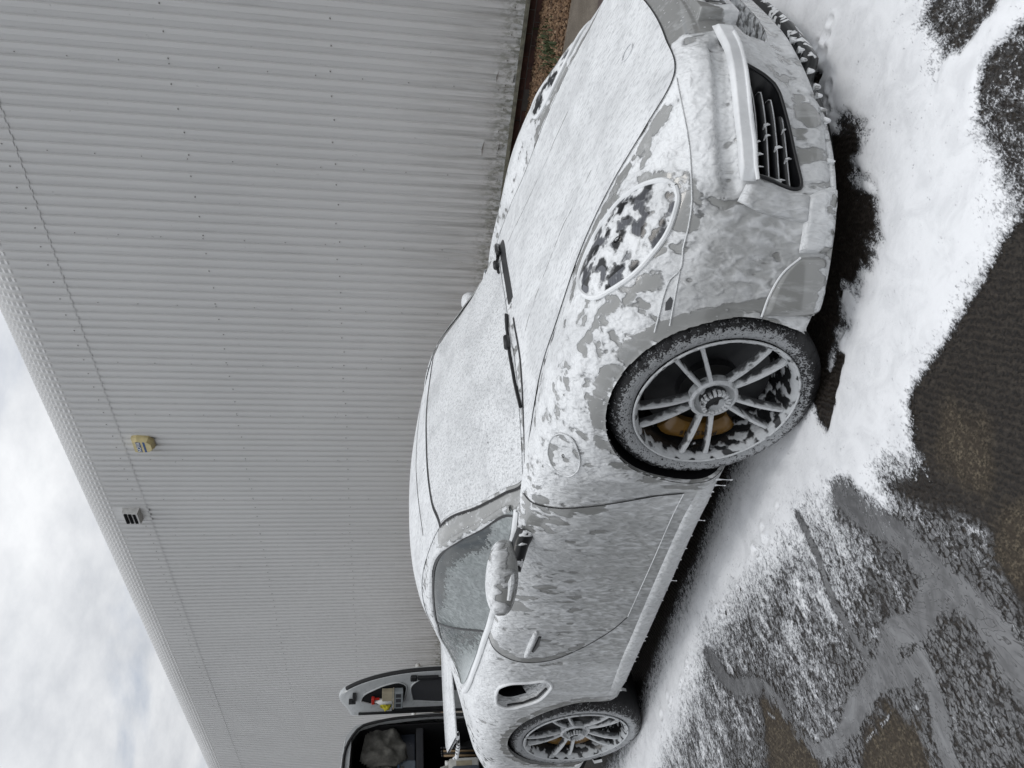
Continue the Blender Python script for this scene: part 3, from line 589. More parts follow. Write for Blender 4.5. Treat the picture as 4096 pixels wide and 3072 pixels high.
    hb = MB(); hp = [side(x_, z_, .009, s)[0] for x_, z_ in ((-1.40, .722), (-1.46, .728), (-1.52, .734), (-1.575, .738))]
    hb.tube([side(-1.395, .718, .002, s)[0], hp[0], hp[1], hp[2], hp[3], side(-1.60, .742, .004, s)[0]], [.006, .011, .0125, .0125, .011, .005], 10); cmb('handle', hb, M['f_side'], door, .72)
    hb = MB(); hb.tube([side(x_, z_, .003, s)[0] for x_, z_ in ((-1.43, .698), (-1.50, .702), (-1.555, .712))], [.006, .010, .006], 8); cmb('handle_recess', hb, M['black'], door)
# ---- rear side intake
for s in (-1, 1):
    ring = np.array([side(x_, z_, 0, s)[0][:] for x_, z_ in SI_XZ]); cen = ring.mean(0); n = len(ring)
    rim = MB(); rim.tube(np.vstack([ring, ring[:1]])+np.array([0, s*.001, 0]), .0075, 8, cap=False); cmb('side_intake_frame', rim, M['f_thick'], None, 1.0, 1.0)
    r1_ = cen+(ring-cen)*.97+np.array([.01, -s*.05, 0]); r2_ = cen+(ring-cen)*.78+np.array([-.04, -s*.13, .02])
    Vv = np.concatenate([ring, r1_, r2_, [r2_.mean(0)]]); Ff = grid_faces(3, n, wrap_m=True).tolist()+[[3*n, 2*n+k, 2*n+(k+1) % n] for k in range(n)]
    it = cpart('side_intake_duct', Vv, Ff, M['f_side'], None, .9, .8); it.data.materials.append(M['cavity'])
    zc_ = np.array([np.mean([Vv[i][2] for i in f]) for f in Ff]); it.data.polygons.foreach_set('material_index', np.array([1 if (k >= n and (z_ > .70 or k >= 2*n)) else 0 for k, z_ in enumerate(zc_)], dtype=np.int32))
    ft = MB(); ft.tube([side(x_, z_, -.012, s)[0] for x_, z_ in ((-2.035, .775), (-2.01, .70), (-1.96, .64), (-1.88, .606))], .006, 6); ft.build('intake_blade', M['black'], it)
# ---- headlamps
for s in (-1, 1):
    H = HEADLIGHT*np.array([1, -s, 1]); ring = catmull(np.vstack([H, H[:1]]), 73)[:-1]; Cc = ring.mean(0); V_ = []; nr = 16
    for k in range(1, nr+1):
        t = k/nr
        for q in ring:
            c, nn = snap(Cc+(q-Cc)*t, .004+.012*(1-t*t)); V_.append(c[:])
    cc, nn = snap(Cc, .016); V_.append(cc[:]); F_ = grid_faces(nr, 72, wrap_m=True).tolist()+[[len(V_)-1, (k+1) % 72, k] for k in range(72)]
    lamp = cpart('headlamp', V_, F_, M['f_lamp'], None, .72, 1.0)
    c_ = np.full(len(V_), .50); lamp.data.attributes['cover'].data.foreach_set('value', np.asarray(c_, np.float32)); lamp.data.attributes['opac'].data.foreach_set('value', np.ones(len(V_), np.float32))
    ro = []
    for q in ring:
        c, nn = snap(Cc+(q-Cc)*1.03, .002); ro.append(c[:])
    rb = MB(); rb.tube(np.vstack([ro, ro[:1]]), .0085, 8, cap=False); cmb('headlamp_bezel', rb, M['f_thick'], lamp, 1.05, 1.0)
# ---- bumper: seams, light bar, intake with slats, fin, spat, lip
def mir(L, s): return [(a, -s*b, c) for a, b, c in L]
SEAM = [(.833,-.452,.578),(.806,-.496,.574),(.766,-.556,.565),(.722,-.608,.555),(.655,-.681,.548),(.595,-.736,.545),(.537,-.775,.551),(.499,-.796,.558),(.444,-.831,.563),(.414,-.837,.585),(.378,-.854,.596),(.331,-.875,.602),(.272,-.894,.608)]
SEAM2 = [(.444,-.833,.563),(.387,-.864,.568),(.334,-.886,.571),(.30,-.896,.571)]
BAR = [(.933,-.297,.432),(.92,-.368,.430),(.909,-.413,.426),(.879,-.495,.426),(.833,-.566,.423),(.782,-.623,.416),(.736,-.667,.408),(.702,-.698,.404),(.672,-.722,.396)]
FIN = [(.668,-.727,.406),(.655,-.725,.309),(.643,-.723,.245),(.636,-.728,.209)]
FIN2 = [(.628,-.758,.430),(.605,-.772,.36),(.592,-.776,.29),(.578,-.778,.211)]
def thick(name, A, B, n, m, h, mat, base, opac, bulge=0.0):
    """raised pad between two curves lying on the shell"""
    A = catmull(A, n); B = catmull(B, n); top = []; rimv = []
    for i in range(n):
        for j in range(m):
            t = j/(m-1); p = A[i]*(1-t)+B[i]*t; e = min(t, 1-t, i/(n-1), 1-i/(n-1)); hh = h*min(1, (e/.07+.02))
            c, nn = snap(p, hh+.0005+bulge*math.sin(math.pi*t)); top.append(c[:])
    return cpart(name, top, grid_faces(n, m), mat, None, base, opac)
for s in (-1, 1):
    sm = ribbon('bumper_seam', mir(SEAM, s), .0055, .001, M['f_side'], None, 1.1, .55, .0030, n=110)
    ribbon('bumper_seam', mir(SEAM2, s), .0045, .001, M['f_side'], None, 1.1, .55, .0025)
    bt = [(a_, b_, z_+.027) for a_, b_, z_ in BAR]; bb = [(a_, b_, z_-.019) for a_, b_, z_ in BAR]
    lb = thick('light_bar', mir(bt, s), mir(bb, s), 46, 14, .026, M['f_thick'], 1.1, 1.0)
    b = MB(); b.tube([snap((p[0], p[1], p[2]-.008), .028)[0] for p in catmull(mir(BAR[1:], s), 34)], .0055, 8); cmb('light_strip', b, M['f_thick'], lb, 1.1, 1.0)
    thick('intake_fin', mir(FIN, s), mir(FIN2, s), 24, 14, .018, M['f_side'], 1.1, .40)
    # cavity, slats
    box = MB(); box.box((.42, min(s*.30, s*.74), .20), (.44, max(s*.30, s*.74), .45)); box.build('intake_back', M['cavity'], car)
    ringp = np.array([ray((3, y_*(-s), z_), (-1, 0, 0))[0][:] for y_, z_ in IN_YZ]); n = len(ringp); inner = ringp*np.array([1, 1, 1])+np.array([-.14, s*0, 0])
    fr = mesh('intake_duct', np.concatenate([ringp, inner]), grid_faces(2, n, wrap_m=True), M['black'], car)
    b = MB(); b.tube(np.vstack([ringp, ringp[:1]]), .006, 6, cap=False); b.build('intake_frame', M['black'], car, True)
    for k in range(4):
        y0 = -.470-.013*k; z0 = .384-.031*k; pts = []
        for t in np.linspace(0, 1, 22):
            y_ = y0+(-.716-y0)*t; z_ = z0+(.362-.034*k-z0)*t; c = ray((3, -s*y_, z_), (-1, 0, 0))[0]; pts.append((c.x-.022-.05*max(0, .12-t)/.12, c.y, c.z))
        Vs = []
        for (x_, y_, z_) in pts: Vs += [(x_, y_, z_+.003), (x_-.002, y_, z_-.004), (x_-.06, y_, z_-.002), (x_-.06, y_, z_+.010)]
        Fs = grid_faces(len(pts), 4, wrap_m=True); sl = mesh('intake_slat', Vs, Fs, M['black'], car, False)
        b = MB(); b.tube([(x_+.001, y_, z_+.001) for x_, y_, z_ in pts[1:]], .0016, 5); cmb('slat_edge', b, M['f_fender'], sl, .85, .6)
        if s == -1:
            for t in rng.uniform(.30, .98, 2 if k else 3):
                i_ = int(t*20); x_, y_, z_ = pts[i_]; g = MB(); L_ = .003+.010*rng.random(); w_ = .0025+.003*rng.random()
                g.tube([(x_-.012, y_, z_+.004), (x_+.002, y_, z_+.003), (x_+.004, y_, z_-.003), (x_+.003, y_+.001, z_-.004-L_)], [w_*.6, w_*1.3, w_, w_*.3], 7); cmb('foam_blob', g, M['f_fender'], sl, 1.1, 1.0)
    # spat in front of the wheel
    A = [(.505,-.834,.236),(.466,-.858,.283),(.41,-.890,.313),(.357,-.905,.322)]; Bq = [(.500,-.815,.165),(.46,-.838,.16),(.41,-.86,.155),(.357,-.885,.15)]
    wsp = thick('wheel_spat', mir(A, s), mir(Bq, s), 20, 14, .015, M['f_side'], .14, .8); wsp.data.attributes['cover'].data.foreach_set('value', np.array([.02+.50*float(sstep(.19, .165, v.co.z)) for v in wsp.data.vertices], np.float32)); ribbon('spat_edge', mir(A, s), .006, .012, M['f_thick'], wsp, 1.1, 1.0, .002)
# sills
for s in (-1, 1):
    A = [(x_, s*.905, .292) for x_ in np.linspace(-.40, -1.96, 12)]; Bq = [(x_, s*.90, .208) for x_ in np.linspace(-.375, -1.99, 12)]
    thick('sill', A, Bq, 70, 8, .010, M['f_side'], 1.1, .55)
for s in (-1, 1):
    ck = thick('bumper_corner', mir([(.640,-.735,.222),(.60,-.768,.228),(.55,-.803,.234),(.515,-.828,.238)], s), mir([(.655,-.685,.140),(.60,-.745,.140),(.545,-.792,.142),(.512,-.815,.146)], s), 24, 12, .017, M['f_side'], 1.1, .75)
    pth = catmull(mir([(.80,-.455,.150),(.755,-.55,.142),(.69,-.655,.138),(.60,-.748,.138),(.53,-.80,.142),(.44,-.862,.152),(.362,-.905,.166)], s), 70); Vs = []
    for i_, q in enumerate(pth):
        cc, nn = snap(q); o_ = Vector((nn.x, nn.y, 0)).normalized(); cc = np.array(cc); o_ = np.array(o_); w_ = .016*min(1, (i_+1)/8, (70-i_)/4)
        Vs += [cc+o_*(-.01)+[0, 0, .016], cc+o_*w_+[0, 0, .006], cc+o_*w_+[0, 0, -.006], cc+o_*(-.01)+[0, 0, -.014]]
    cpart('splitter_lip', Vs, grid_faces(70, 4, wrap_m=True), M['f_side'], None, .80, .5, False)
# black lip under the nose and the centre intake
LIPP = [(.60,-.705,.125),(.66,-.665,.122),(.74,-.575,.122),(.80,-.46,.124),(.838,-.33,.124),(.862,-.18,.125),(.872,0,.125)]
LIPF = [(a, b, c) for a, b, c in LIPP]+[(a, -b, c) for a, b, c in LIPP[::-1][1:]]
Lp = catmull(LIPF, 90); Vs = []
for i, (x_, y_, z_) in enumerate(Lp):
    o_ = np.array([x_-.25, y_*1.15, 0]); o_ /= np.linalg.norm(o_); k = .020*(1-sstep(.27, .33, abs(y_)))-.045*sstep(.27, .33, abs(y_))
    c = np.array([x_, y_, z_]); Vs += [c+o_*k+[0, 0, .012], c+o_*(k+.012)+[0, 0, -.008], c+o_*k+[0, 0, -.034], c-o_*.12+[0, 0, -.034], c-o_*.12+[0, 0, .02]]
cl_ = cpart('chin_lip', Vs, grid_faces(90, 5, wrap_m=True), M['f_black'], None, .46, .75); cl_.data.attributes['cover'].data.foreach_set('value', np.array([.42*(1-float(sstep(.26, .33, abs(v[1])))) for v in Vs], np.float32))
CEr = np.array([ray((3, y_, z_), (-1, 0, 0))[0][:] for y_, z_ in catmull(CE_YZ+CE_YZ[:1], 70)[:-1]]); nC = len(CEr)
Vc = np.concatenate([CEr, CEr*np.array([1, .94, 1])+np.array([-.16, 0, .0])]); dk = cpart('centre_intake_duct', Vc, grid_faces(2, nC, wrap_m=True), M['f_side'], None, .8, .7)
MB().box((.66, -.33, .22), (.68, .33, .40)).build('centre_intake_back', M['cavity'], car)
# number plate on its plinth
pp = MB(); pp.box((.925, -.262, .372), (.972, .262, .492), bev=.006); plate = cmb('number_plate', pp, M['f_fender'], None, .74, .9)
for k, (y_, w_) in enumerate(((-.196, .014), (-.163, .010), (-.08, .012), (-.02, .014), (.06, .012), (.13, .013), (.20, .012))):
    b = MB(); b.box((.9722, y_-w_, .400), (.9735, y_+w_, .412)); b.box((.9722, y_-w_, .455), (.9735, y_+w_, .462)); b.box((.9722, y_-.004, .413), (.9735, y_+.004, .454)); b.build('plate_character', M['black'], plate)
# bonnet crest, hidden under foam but for its edge
cr_ = []
for k in range(40):
    a = 2*math.pi*k/40; c, nn = snap((.736+.032*math.cos(a), .024*math.sin(a), .60), .006); cr_.append(c[:])
b = MB(); b.tube(np.vstack([cr_, cr_[:1]]), .0022, 6, cap=False); cmb('bonnet_badge', b, M['f_top'], hood, 1.05, 1.0)
# side marker lamp
b = MB(); mk = [snap(p, .003)[0] for p in ((.338,-.878,.590),(.358,-.867,.590),(.376,-.862,.580),(.368,-.869,.572),(.345,-.88,.575))]; b.add([m_[:] for m_ in mk], [[0, 1, 2, 3, 4]]); b.build('side_marker', plain('marker_dark', (.01, .011, .013), .05, coat=1.0), car)
# ---- door mirrors
for s in (-1, 1):
    n, m = 40, 22; V_ = []
    for i in range(n):
        th = 2*math.pi*i/n
        for j in range(m):
            ph = -math.pi/2+math.pi*j/(m-1); sg = lambda v, e: math.copysign(abs(v)**e, v)
            l = sg(math.sin(ph), .80); q = sg(math.cos(ph), .62); d = sg(math.cos(th), .75)*q; h = sg(math.sin(th), .8)*q
            tap = 1-.22*max(0, l)**2-.10*max(0, -l)
            fx = d*(.072 if d > 0 else .034)*tap; hz = h*(.058 if h > 0 else .052)*tap
            V_.append((fx-.022*l, l*.135, hz*1.12+.012*l))
    Vm = np.array(V_); Vm[:, 1] *= s; a = R(8)*s; c_, s_ = math.cos(a), math.sin(a); Vm[:, :2] = Vm[:, :2] @ np.array([[c_, s_], [-s_, c_]])
    Vm = Vm  # left and right housings
    Vm += np.array([-.845, s*.985, .935]) if s < 0 else np.array([-1.00, .875, .915]); mirr = cpart('door_mirror', Vm, grid_faces(n, m, wrap_n=True), M['f_side'], None, .70, .6); fixn(mirr); zc_ = Vm[:, 2]-Vm[:, 2].mean(); mirr.data.attributes['cover'].data.foreach_set('value', (.72+.5*(fbm(Vm[:, 1]*18, Vm[:, 2]*18, 2, 5)-.5)-.30*sstep(.0, -.02, zc_)).astype(np.float32)); mirr.data.attributes['opac'].data.foreach_set('value', (.15+.6*sstep(.0, .03, zc_)).astype(np.float32))
    dm_ = Vector((0, 0, 0)) if s < 0 else Vector((-.155, -.06, -.02))
    b = MB(); b.tube([dm_+q_ for q_ in (Vector((-.75, s*.845, .845)), Vector((-.775, s*.885, .868)), Vector((-.81, s*.93, .882)), Vector((-.83, s*.965, .892)))], [.036, .034, .030, .026], 12); cmb('mirror_arm', b, M['f_black'], mirr, .40, .8)
    b = MB(); b.tube([dm_+q_-Vector((0, .05 if s > 0 else 0, 0)) for q_ in (Vector((-.80, s*.885, .885)), Vector((-.792, s*.96, .905)), Vector((-.80, s*1.04, .915)), Vector((-.83, s*1.09, .925)))], [.012, .015, .014, .008], 8); cmb('mirror_trim', b, M['f_side'], mirr, .97, 1.0)
# ---- wipers
def wiper(pts, w):
    b = MB(); b.tube([snap(p, .012)[0] for p in catmull(pts, 30)], [w*1.2]*6+[w*.8]*24, 7); k = b.build('wiper', M['black'], car, True)
    b = MB(); b.tube([snap(p, .006)[0] for p in catmull(pts, 30)], .005, 6); b.build('wiper_blade', M['rubber'], k, True)
    b = MB(); q = snap(pts[2], .016)[0]; b.tube([snap(pts[1], .016)[0], q], .013, 8); b.build('wiper_arm', M['black'], k, True)
wiper([(-.30, -.10, .893), (-.322, -.22, .895), (-.330, -.28, .893), (-.345, -.40, .886), (-.375, -.48, .880), (-.40, -.535, .873)], .0045)
wiper([(-.315, .36, .88), (-.325, .30, .89), (-.325, .26, .893), (-.322, .22, .893)], .004)
b = MB(); b.tube([snap(p, .012)[0] for p in catmull([(-.42, .60, .872), (-.36, .50, .88), (-.325, .42, .885), (-.30, .34, .89)], 16)], .012, 7); b.build('wiper_pivot', M['black'], car, True)
# ---- rear wing
wg = MB(); wv = []
for y_ in np.linspace(-.66, .66, 40):
    e = 1-.30*sstep(.58, .66, abs(y_)); zt = .955-.012*(y_/.66)**2
    wv += [(-3.02, y_, zt-.006), (-3.05, y_, zt+.004), (-3.20*e-3.02*(1-e), y_, zt+.018), (-3.34*e-3.05*(1-e), y_, zt+.036), (-3.33*e-3.05*(1-e), y_, zt+.020), (-3.06, y_, zt-.014)]
wing = cpart('rear_wing', wv, grid_faces(40, 6, wrap_m=True), M['f_top'], None, 1.05, 1.0); fixn(wing)
b = MB(); b.tube([(-3.02, -.64, .93), (-3.16, -.668, .92), (-3.30, -.672, .918), (-3.345, -.66, .935)], [.010, .013, .012, .006], 8); cmb('wing_end_plate', b, M['f_black'], wing, .6)
for y_ in (-.3, .3): MB().box((-3.12, y_-.03, .84), (-3.04, y_+.03, .95)).build('wing_strut', M['black'], wing)
# ---- foam drips along the bottom edges
dr = MB(); 
def drip(p, L, r, out):
    x_, y_, z_ = p; dr.tube([(x_, y_, z_+.012), (x_+out[0]*.3, y_+out[1]*.3, z_+.002), (x_+out[0]*.6, y_+out[1]*.6, z_-L*.5), (x_+out[0], y_+out[1], z_-L)], [r*1.3, r, r*.75, r*.35], 7)
x_ = -.37
while x_ > -1.98:
    c, nn = side(x_, .222, .0, -1); drip((x_, c.y-.001, .214), .004+.010*rng.random()**2, .0030+.0015*rng.random(), (-.003, -.001, 0)); x_ -= .025+.09*rng.random()
for k in range(11):
    t = rng.random()**1.3; i_ = int(5+t*34); p = Lp[i_]; o_ = np.array([p[0]-.25, p[1]*1.15, 0]); o_ /= np.linalg.norm(o_); q = snap((p[0]+o_[0]*.02, p[1]+o_[1]*.02, .150))[0]
    drip((q.x+o_[0]*.006, q.y+o_[1]*.006, .136+.008*rng.random()), .006+.014*rng.random()**2, .0045+.004*rng.random(), (o_[0]*.002, o_[1]*.002, 0))
for k in range(5):
    x_ = .37+.13*rng.random(); c, nn = side(x_, .17, .004, -1); drip((x_, c.y, .160), .004+.010*rng.random(), .003, (0, -.004, 0))
a_ = np.sort(rng.uniform(R(70), R(166), 13))
for a in a_:
    x_, z_ = (.356)*math.cos(a), .341+.356*math.sin(a); c, nn = side(x_, z_+.004, .0, -1); drip((x_, c.y+.004, z_), .002+.004*rng.random(), .0035, (0, 0, 0))
for x_, L_ in ((-.372, .045), (-.405, .030), (-.62, .020), (-1.02, .018)):
    c, nn = side(x_, .222, .0, -1); dr.tube([(x_, c.y, .216), (x_, c.y-.001, .205), (x_-.001, c.y-.002, .205-L_*.6), (x_-.001, c.y-.002, .205-L_*.9), (x_-.001, c.y-.002, .205-L_)], [.005, .0018, .0010, .0026, .0012], 7)
fd = cmb('foam_drips', dr, M['f_side'], None, 1.05, 1.0); fd['kind'] = 'stuff'

# ---- wheels
def make_wheel(loc, RT, RR, phase, width, s, fresh):
    rim = MB(); rim.lathe([(.004, RR-.004), (-.003, RR), (-.006, RR-.005), (-.002, RR-.013), (.012, RR-.020), (.05, RR-.026), (.12, RR-.034), (width-.03, RR-.034), (width, RR-.012)], (0, 0, 0), n=96)
    V_ = np.concatenate(rim.V); rr = np.hypot(V_[:, 0], V_[:, 2]); lo = sstep(.02, -.2, V_[:, 2])
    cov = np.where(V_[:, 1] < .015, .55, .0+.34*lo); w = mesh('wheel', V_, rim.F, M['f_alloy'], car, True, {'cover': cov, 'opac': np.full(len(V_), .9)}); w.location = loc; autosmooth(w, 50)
    if s == 1: w.rotation_euler = (0, 0, math.pi)
    def wp(name, mb, mat, cov=.8, op=.9, smooth=True):
        V_ = np.concatenate(mb.V); o = mesh(name, V_, mb.F, mat, w, smooth, {'cover': np.full(len(V_), cov) if not callable(cov) else cov(V_), 'opac': np.full(len(V_), op)}); fixn(o); autosmooth(o, 40); return o
    # tyre
    sh = .006; prof = [(.012, RR-.004), (.0, RR+.004), (-.003, RR+.016), (-.006, RR+.032), (-.006, RT-.036), (0, RT-.022), (.010, RT-.010), (.024, RT-.003), (.04, RT), (width*.33, RT+.001), (width*.66, RT+.001), (width-.02, RT-.002), (width-.002, RT-.02), (width+.008, RT-.05), (width, RR+.004)]
    n = 216; Vt = []
    for i, (a, r) in enumerate(prof):
        for k in range(n):
            t = 2*math.pi*k/n; g = (k % 6 == 0) and i in (5, 6, 7); rr_ = r-(.005 if g else 0); aa = a+(.004 if g else 0); Vt.append((math.cos(t)*rr_, aa, math.sin(t)*rr_))
    Vt = np.array(Vt); Vt[:, 2] = np.maximum(Vt[:, 2], -loc[2]+.002)
    rad = np.hypot(Vt[:, 0], Vt[:, 2]); ct = .26+.44*sstep(RT-.012, RR+.022, rad)-.30*sstep(.02, .06, Vt[:, 1]); ang = np.arctan2(Vt[:, 2], Vt[:, 0]); ct = ct-.22*sstep(R(-15), R(-50), ang)*sstep(R(-120), R(-80), ang)*fresh
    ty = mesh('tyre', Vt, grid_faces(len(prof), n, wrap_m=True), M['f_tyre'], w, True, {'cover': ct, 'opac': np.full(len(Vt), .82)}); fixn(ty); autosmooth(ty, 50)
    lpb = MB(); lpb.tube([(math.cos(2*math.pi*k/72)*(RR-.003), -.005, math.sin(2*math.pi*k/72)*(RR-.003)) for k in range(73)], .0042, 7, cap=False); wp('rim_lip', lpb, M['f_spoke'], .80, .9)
    # ten spokes in five pairs
    for p in range(5):
        for q in (-1, 1):
            c0 = phase+72*p; a0 = R(c0+q*15); a1 = R(c0+q*9.9); A = np.array([.060*math.cos(a0), .060*math.sin(a0)]); B = np.array([(RR-.014)*math.cos(a1), (RR-.014)*math.sin(a1)])
            d = (B-A)/np.linalg.norm(B-A); pz = np.array([-d[1], d[0]]); V_ = []; ns = 14
            for k in range(ns):
                t = k/(ns-1); c = A+(B-A)*t; yf = .028-.018*t-.020*math.sin(math.pi*t*.9)*.5+(.006 if t > .93 else 0); hw = .0068-.0010*t+(.004*(t-.9)/.1 if t > .9 else 0)
                for (e, dy) in ((-1.25, .030), (-1.0, .003), (-.72, 0), (.72, 0), (1.0, .003), (1.25, .030)): V_.append((c[0]+pz[0]*hw*e, yf+dy, c[1]+pz[1]*hw*e))
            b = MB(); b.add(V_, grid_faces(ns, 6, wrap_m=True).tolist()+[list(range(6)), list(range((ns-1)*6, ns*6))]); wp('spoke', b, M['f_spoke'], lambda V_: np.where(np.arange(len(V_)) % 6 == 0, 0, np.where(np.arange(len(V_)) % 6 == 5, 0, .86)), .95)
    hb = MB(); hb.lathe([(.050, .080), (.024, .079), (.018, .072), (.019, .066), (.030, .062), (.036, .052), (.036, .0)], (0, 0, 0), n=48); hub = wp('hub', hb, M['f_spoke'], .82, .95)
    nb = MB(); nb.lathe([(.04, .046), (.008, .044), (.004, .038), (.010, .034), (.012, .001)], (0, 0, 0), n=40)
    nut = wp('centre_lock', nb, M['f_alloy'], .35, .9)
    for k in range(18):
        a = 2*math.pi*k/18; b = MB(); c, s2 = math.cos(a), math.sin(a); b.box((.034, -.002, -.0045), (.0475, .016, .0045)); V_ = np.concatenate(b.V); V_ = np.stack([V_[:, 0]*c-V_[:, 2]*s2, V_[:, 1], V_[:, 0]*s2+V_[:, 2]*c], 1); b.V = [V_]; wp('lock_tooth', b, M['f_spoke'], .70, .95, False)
    db = MB(); db.lathe([(.11, .0), (.085, .08), (.075, .10), (.10, .105), (.10, RR-.058), (.132, RR-.058), (.132, .1)], (0, 0, 0), n=64); wp('brake_disc', db, M['disc'])
    b = MB(); b.lathe([(.19, .0), (.19, RR-.03)], (0, 0, 0), n=40); b.build('brake_shield', M['cavity'], w)
    # caliper
    V_ = []; nA = 18
    for k in range(nA):
        t = k/(nA-1); a = R(146+74*t); e = math.sin(math.pi*min(1, max(0, t)))**.35
        for (r, y_) in ((RR-.118, .085), (RR-.118, .060), (RR-.108, .052), (RR-.062-.006*math.cos(t*12), .050), (RR-.042+.004*math.sin(t*16), .060), (RR-.040, .10)):
            V_.append((math.cos(a)*r, y_+.02*(1-e), math.sin(a)*r))
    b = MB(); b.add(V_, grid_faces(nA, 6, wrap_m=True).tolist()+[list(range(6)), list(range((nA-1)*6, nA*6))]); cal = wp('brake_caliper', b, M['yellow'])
    if s == -1 and fresh:
        tc_ = bpy.data.curves.new('lettering', 'FONT'); tc_.body = 'PORSCHE'; tc_.size = .026; tc_.extrude = .0006; tc_.align_x = 'CENTER'; tc_.align_y = 'CENTER'; tc_.space_character = 1.25
        to = bpy.data.objects.new('lettering', tc_); C.objects.link(to); dg_ = bpy.context.evaluated_depsgraph_get(); me_ = bpy.data.meshes.new_from_object(to.evaluated_get(dg_)); bpy.data.objects.remove(to)
        lo = bpy.data.objects.new('lettering', me_); C.objects.link(lo); me_.materials.clear(); me_.materials.append(M['black']); lo.parent = cal
        a = R(183); lo.location = ((RR-.083)*math.cos(a), .0495, (RR-.083)*math.sin(a))
        lo.matrix_local = Matrix.Translation(lo.location) @ Matrix(((0, -1, 0, 0), (0, 0, -1, 0), (1, 0, 0, 0), (0, 0, 0, 1)))
    vb = MB(); a = R(phase+180+36); vb.tube([(math.cos(R(180))*(RR-.03), .045, math.sin(R(180))*(RR-.03)), (math.cos(R(180))*(RR-.055), .030, .0)], .005, 8); vb.build('valve', M['metal'], w, True)
    return w
make_wheel((0, -.910, .341), .343, .267, 36, .255, -1, 1)
make_wheel((-2.45, -.930, .360), .361, .2795, 29, .30, -1, 0)
make_wheel((0, .910, .341), .343, .267, 20, .255, 1, 0)
make_wheel((-2.45, .930, .360), .361, .2795, 50, .30, 1, 0)
# ------------------------------------------------------------------ ground, soapy film and foam
def asphalt():
    t = NT('wet_concrete_ground'); p = t.pos(); dry = t.attr('dry'); soak = t.attr('soak')
    big = t.noise(p, 1.7, 4, .6, .4); grit = t.noise(p, 125, 3, .72); mid = t.noise(p, 46, 3, .6, .3)
    wv = t.n('ShaderNodeTexWave', {'Vector': t.pos((1, 1, 1), (0, 0, R(-34))), 'Scale': 17.0, 'Distortion': 5.0, 'Detail': 3.0, 'Detail Scale': 2.2}, wave_type='BANDS').outputs['Fac']
    vor = t.n('ShaderNodeTexVoronoi', {'Vector': t.pos((1, .8, 1), (0, 0, R(20))), 'Scale': 62.0}, feature='DISTANCE_TO_EDGE').outputs['Distance']
    wet = t.mix(t.rng(grit, .35, .7), (.008, .0065, .0055), (.034, .027, .021))
    wet = t.mix(t.rng(mid, .5, .75), wet, (.055, .046, .037))
    dr = t.mix(t.rng(grit, .38, .66), (.030, .025, .018), (.155, .128, .092))
    dr = t.mix(t.rng(mid, .35, .65), (.045, .036, .027), dr)
    gw = t.math('ADD', t.math('MULTIPLY', grit, .75), t.math('MULTIPLY', wv, .25)); damp = t.mix(t.rng(gw, .40, .64), (.004, .0034, .0028), (.056, .046, .036))
    col = t.mix(soak, damp, wet); col = t.mix(dry, col, dr)
    h = t.math('ADD', t.math('MULTIPLY', grit, .5), t.math('ADD', t.math('MULTIPLY', mid, .55), t.math('MULTIPLY', wv, .5)))
    rg = t.math('ADD', t.math('MULTIPLY', dry, .3), t.rng(t.math('MULTIPLY', soak, t.rng(grit, .25, .7, 1, .5)), 0, 1, .85, .42))
    far = t.mix(t.rng(big, .35, .65), (.09, .078, .062), (.145, .125, .10))
    return t.done(t.bsdf(color=col, rough=rg, spec=.36, normal=t.bump(h, .005, 1.0)))
def polyd(X, Y, poly):
    p = np.stack([X.ravel(), Y.ravel()], 1); poly = np.asarray(poly, float); _, d = nearest_on(p, poly); i = inpoly(p, poly); return np.where(i, d, -d).reshape(X.shape)
def lined(X, Y, pts):
    p = np.stack([X.ravel(), Y.ravel()], 1); best = np.full(len(p), 9.0); pts = np.asarray(catmull(pts, 40))
    for a, b in zip(pts[:-1], pts[1:]):
        ab = b-a; t = np.clip(((p-a)@ab)/(ab@ab+1e-12), 0, 1); best = np.minimum(best, np.linalg.norm(p-a-t[:, None]*ab, axis=1))
    return best.reshape(X.shape)
DENSE = [(1.6,-.1),(1.25,-.42),(1.12,-.55),(1.07,-.56),(1.05,-.67),(1.01,-.72),(.98,-.81),(.98,-.92),(.96,-.99),(.95,-1.07),(.88,-1.12),(.87,-1.18),(.80,-1.19),(.70,-1.20),(.63,-1.21),(.55,-1.21),(.50,-1.22),(.42,-1.23),(.33,-1.24),(.27,-1.32),(.20,-1.29),(.08,-1.25),(.06,-1.36),(.01,-1.33),(-.02,-1.21),(-.09,-1.18),(-.28,-1.10),(-.44,-1.12),(-.71,-1.06),(-1.11,-.99),(-1.34,-.98),(-1.52,-1.05),(-1.91,-1.12),(-2.27,-1.17),(-2.65,-1.31),(-3.2,-1.6),(-3.9,-1.5),(-3.9,-.9),(-2.9,-.92),(-2.3,-.88),(-1.9,-.83),(-1.4,-.79),(-1.0,-.75),(-.67,-.71),(0,-.66),(.5,-.3),(.66,.0),(.66,1.0),(1.6,1.0)]  # foam stops short under the car; bare dark ground deepens the shadow there
STREAM = [(1.35,-.90),(1.22,-.88),(1.16,-.84),(1.10,-.80),(1.04,-.78),(.97,-.80)]
SHADE = [(.10,-.35),(.60,-.33),(.73,-.44),(.72,-.52),(.63,-.57),(.61,-.69),(.57,-.75),(.44,-.81),(.37,-.78),(.25,-.82),(.11,-.87),(-.02,-.82),(-.1,-.5)]  # bare wet ground by the bumper, also standing in for shadowed foam
SPOT1 = [(.72,-.11),(.78,-.16),(.78,-.19),(.69,-.21),(.66,-.16)]
SPOT2 = [(.20,-.88),(.22,-.92),(.17,-.94),(.09,-.97),(.02,-1.0),(.01,-.94),(.01,-.87),(.09,-.86),(.14,-.90)]
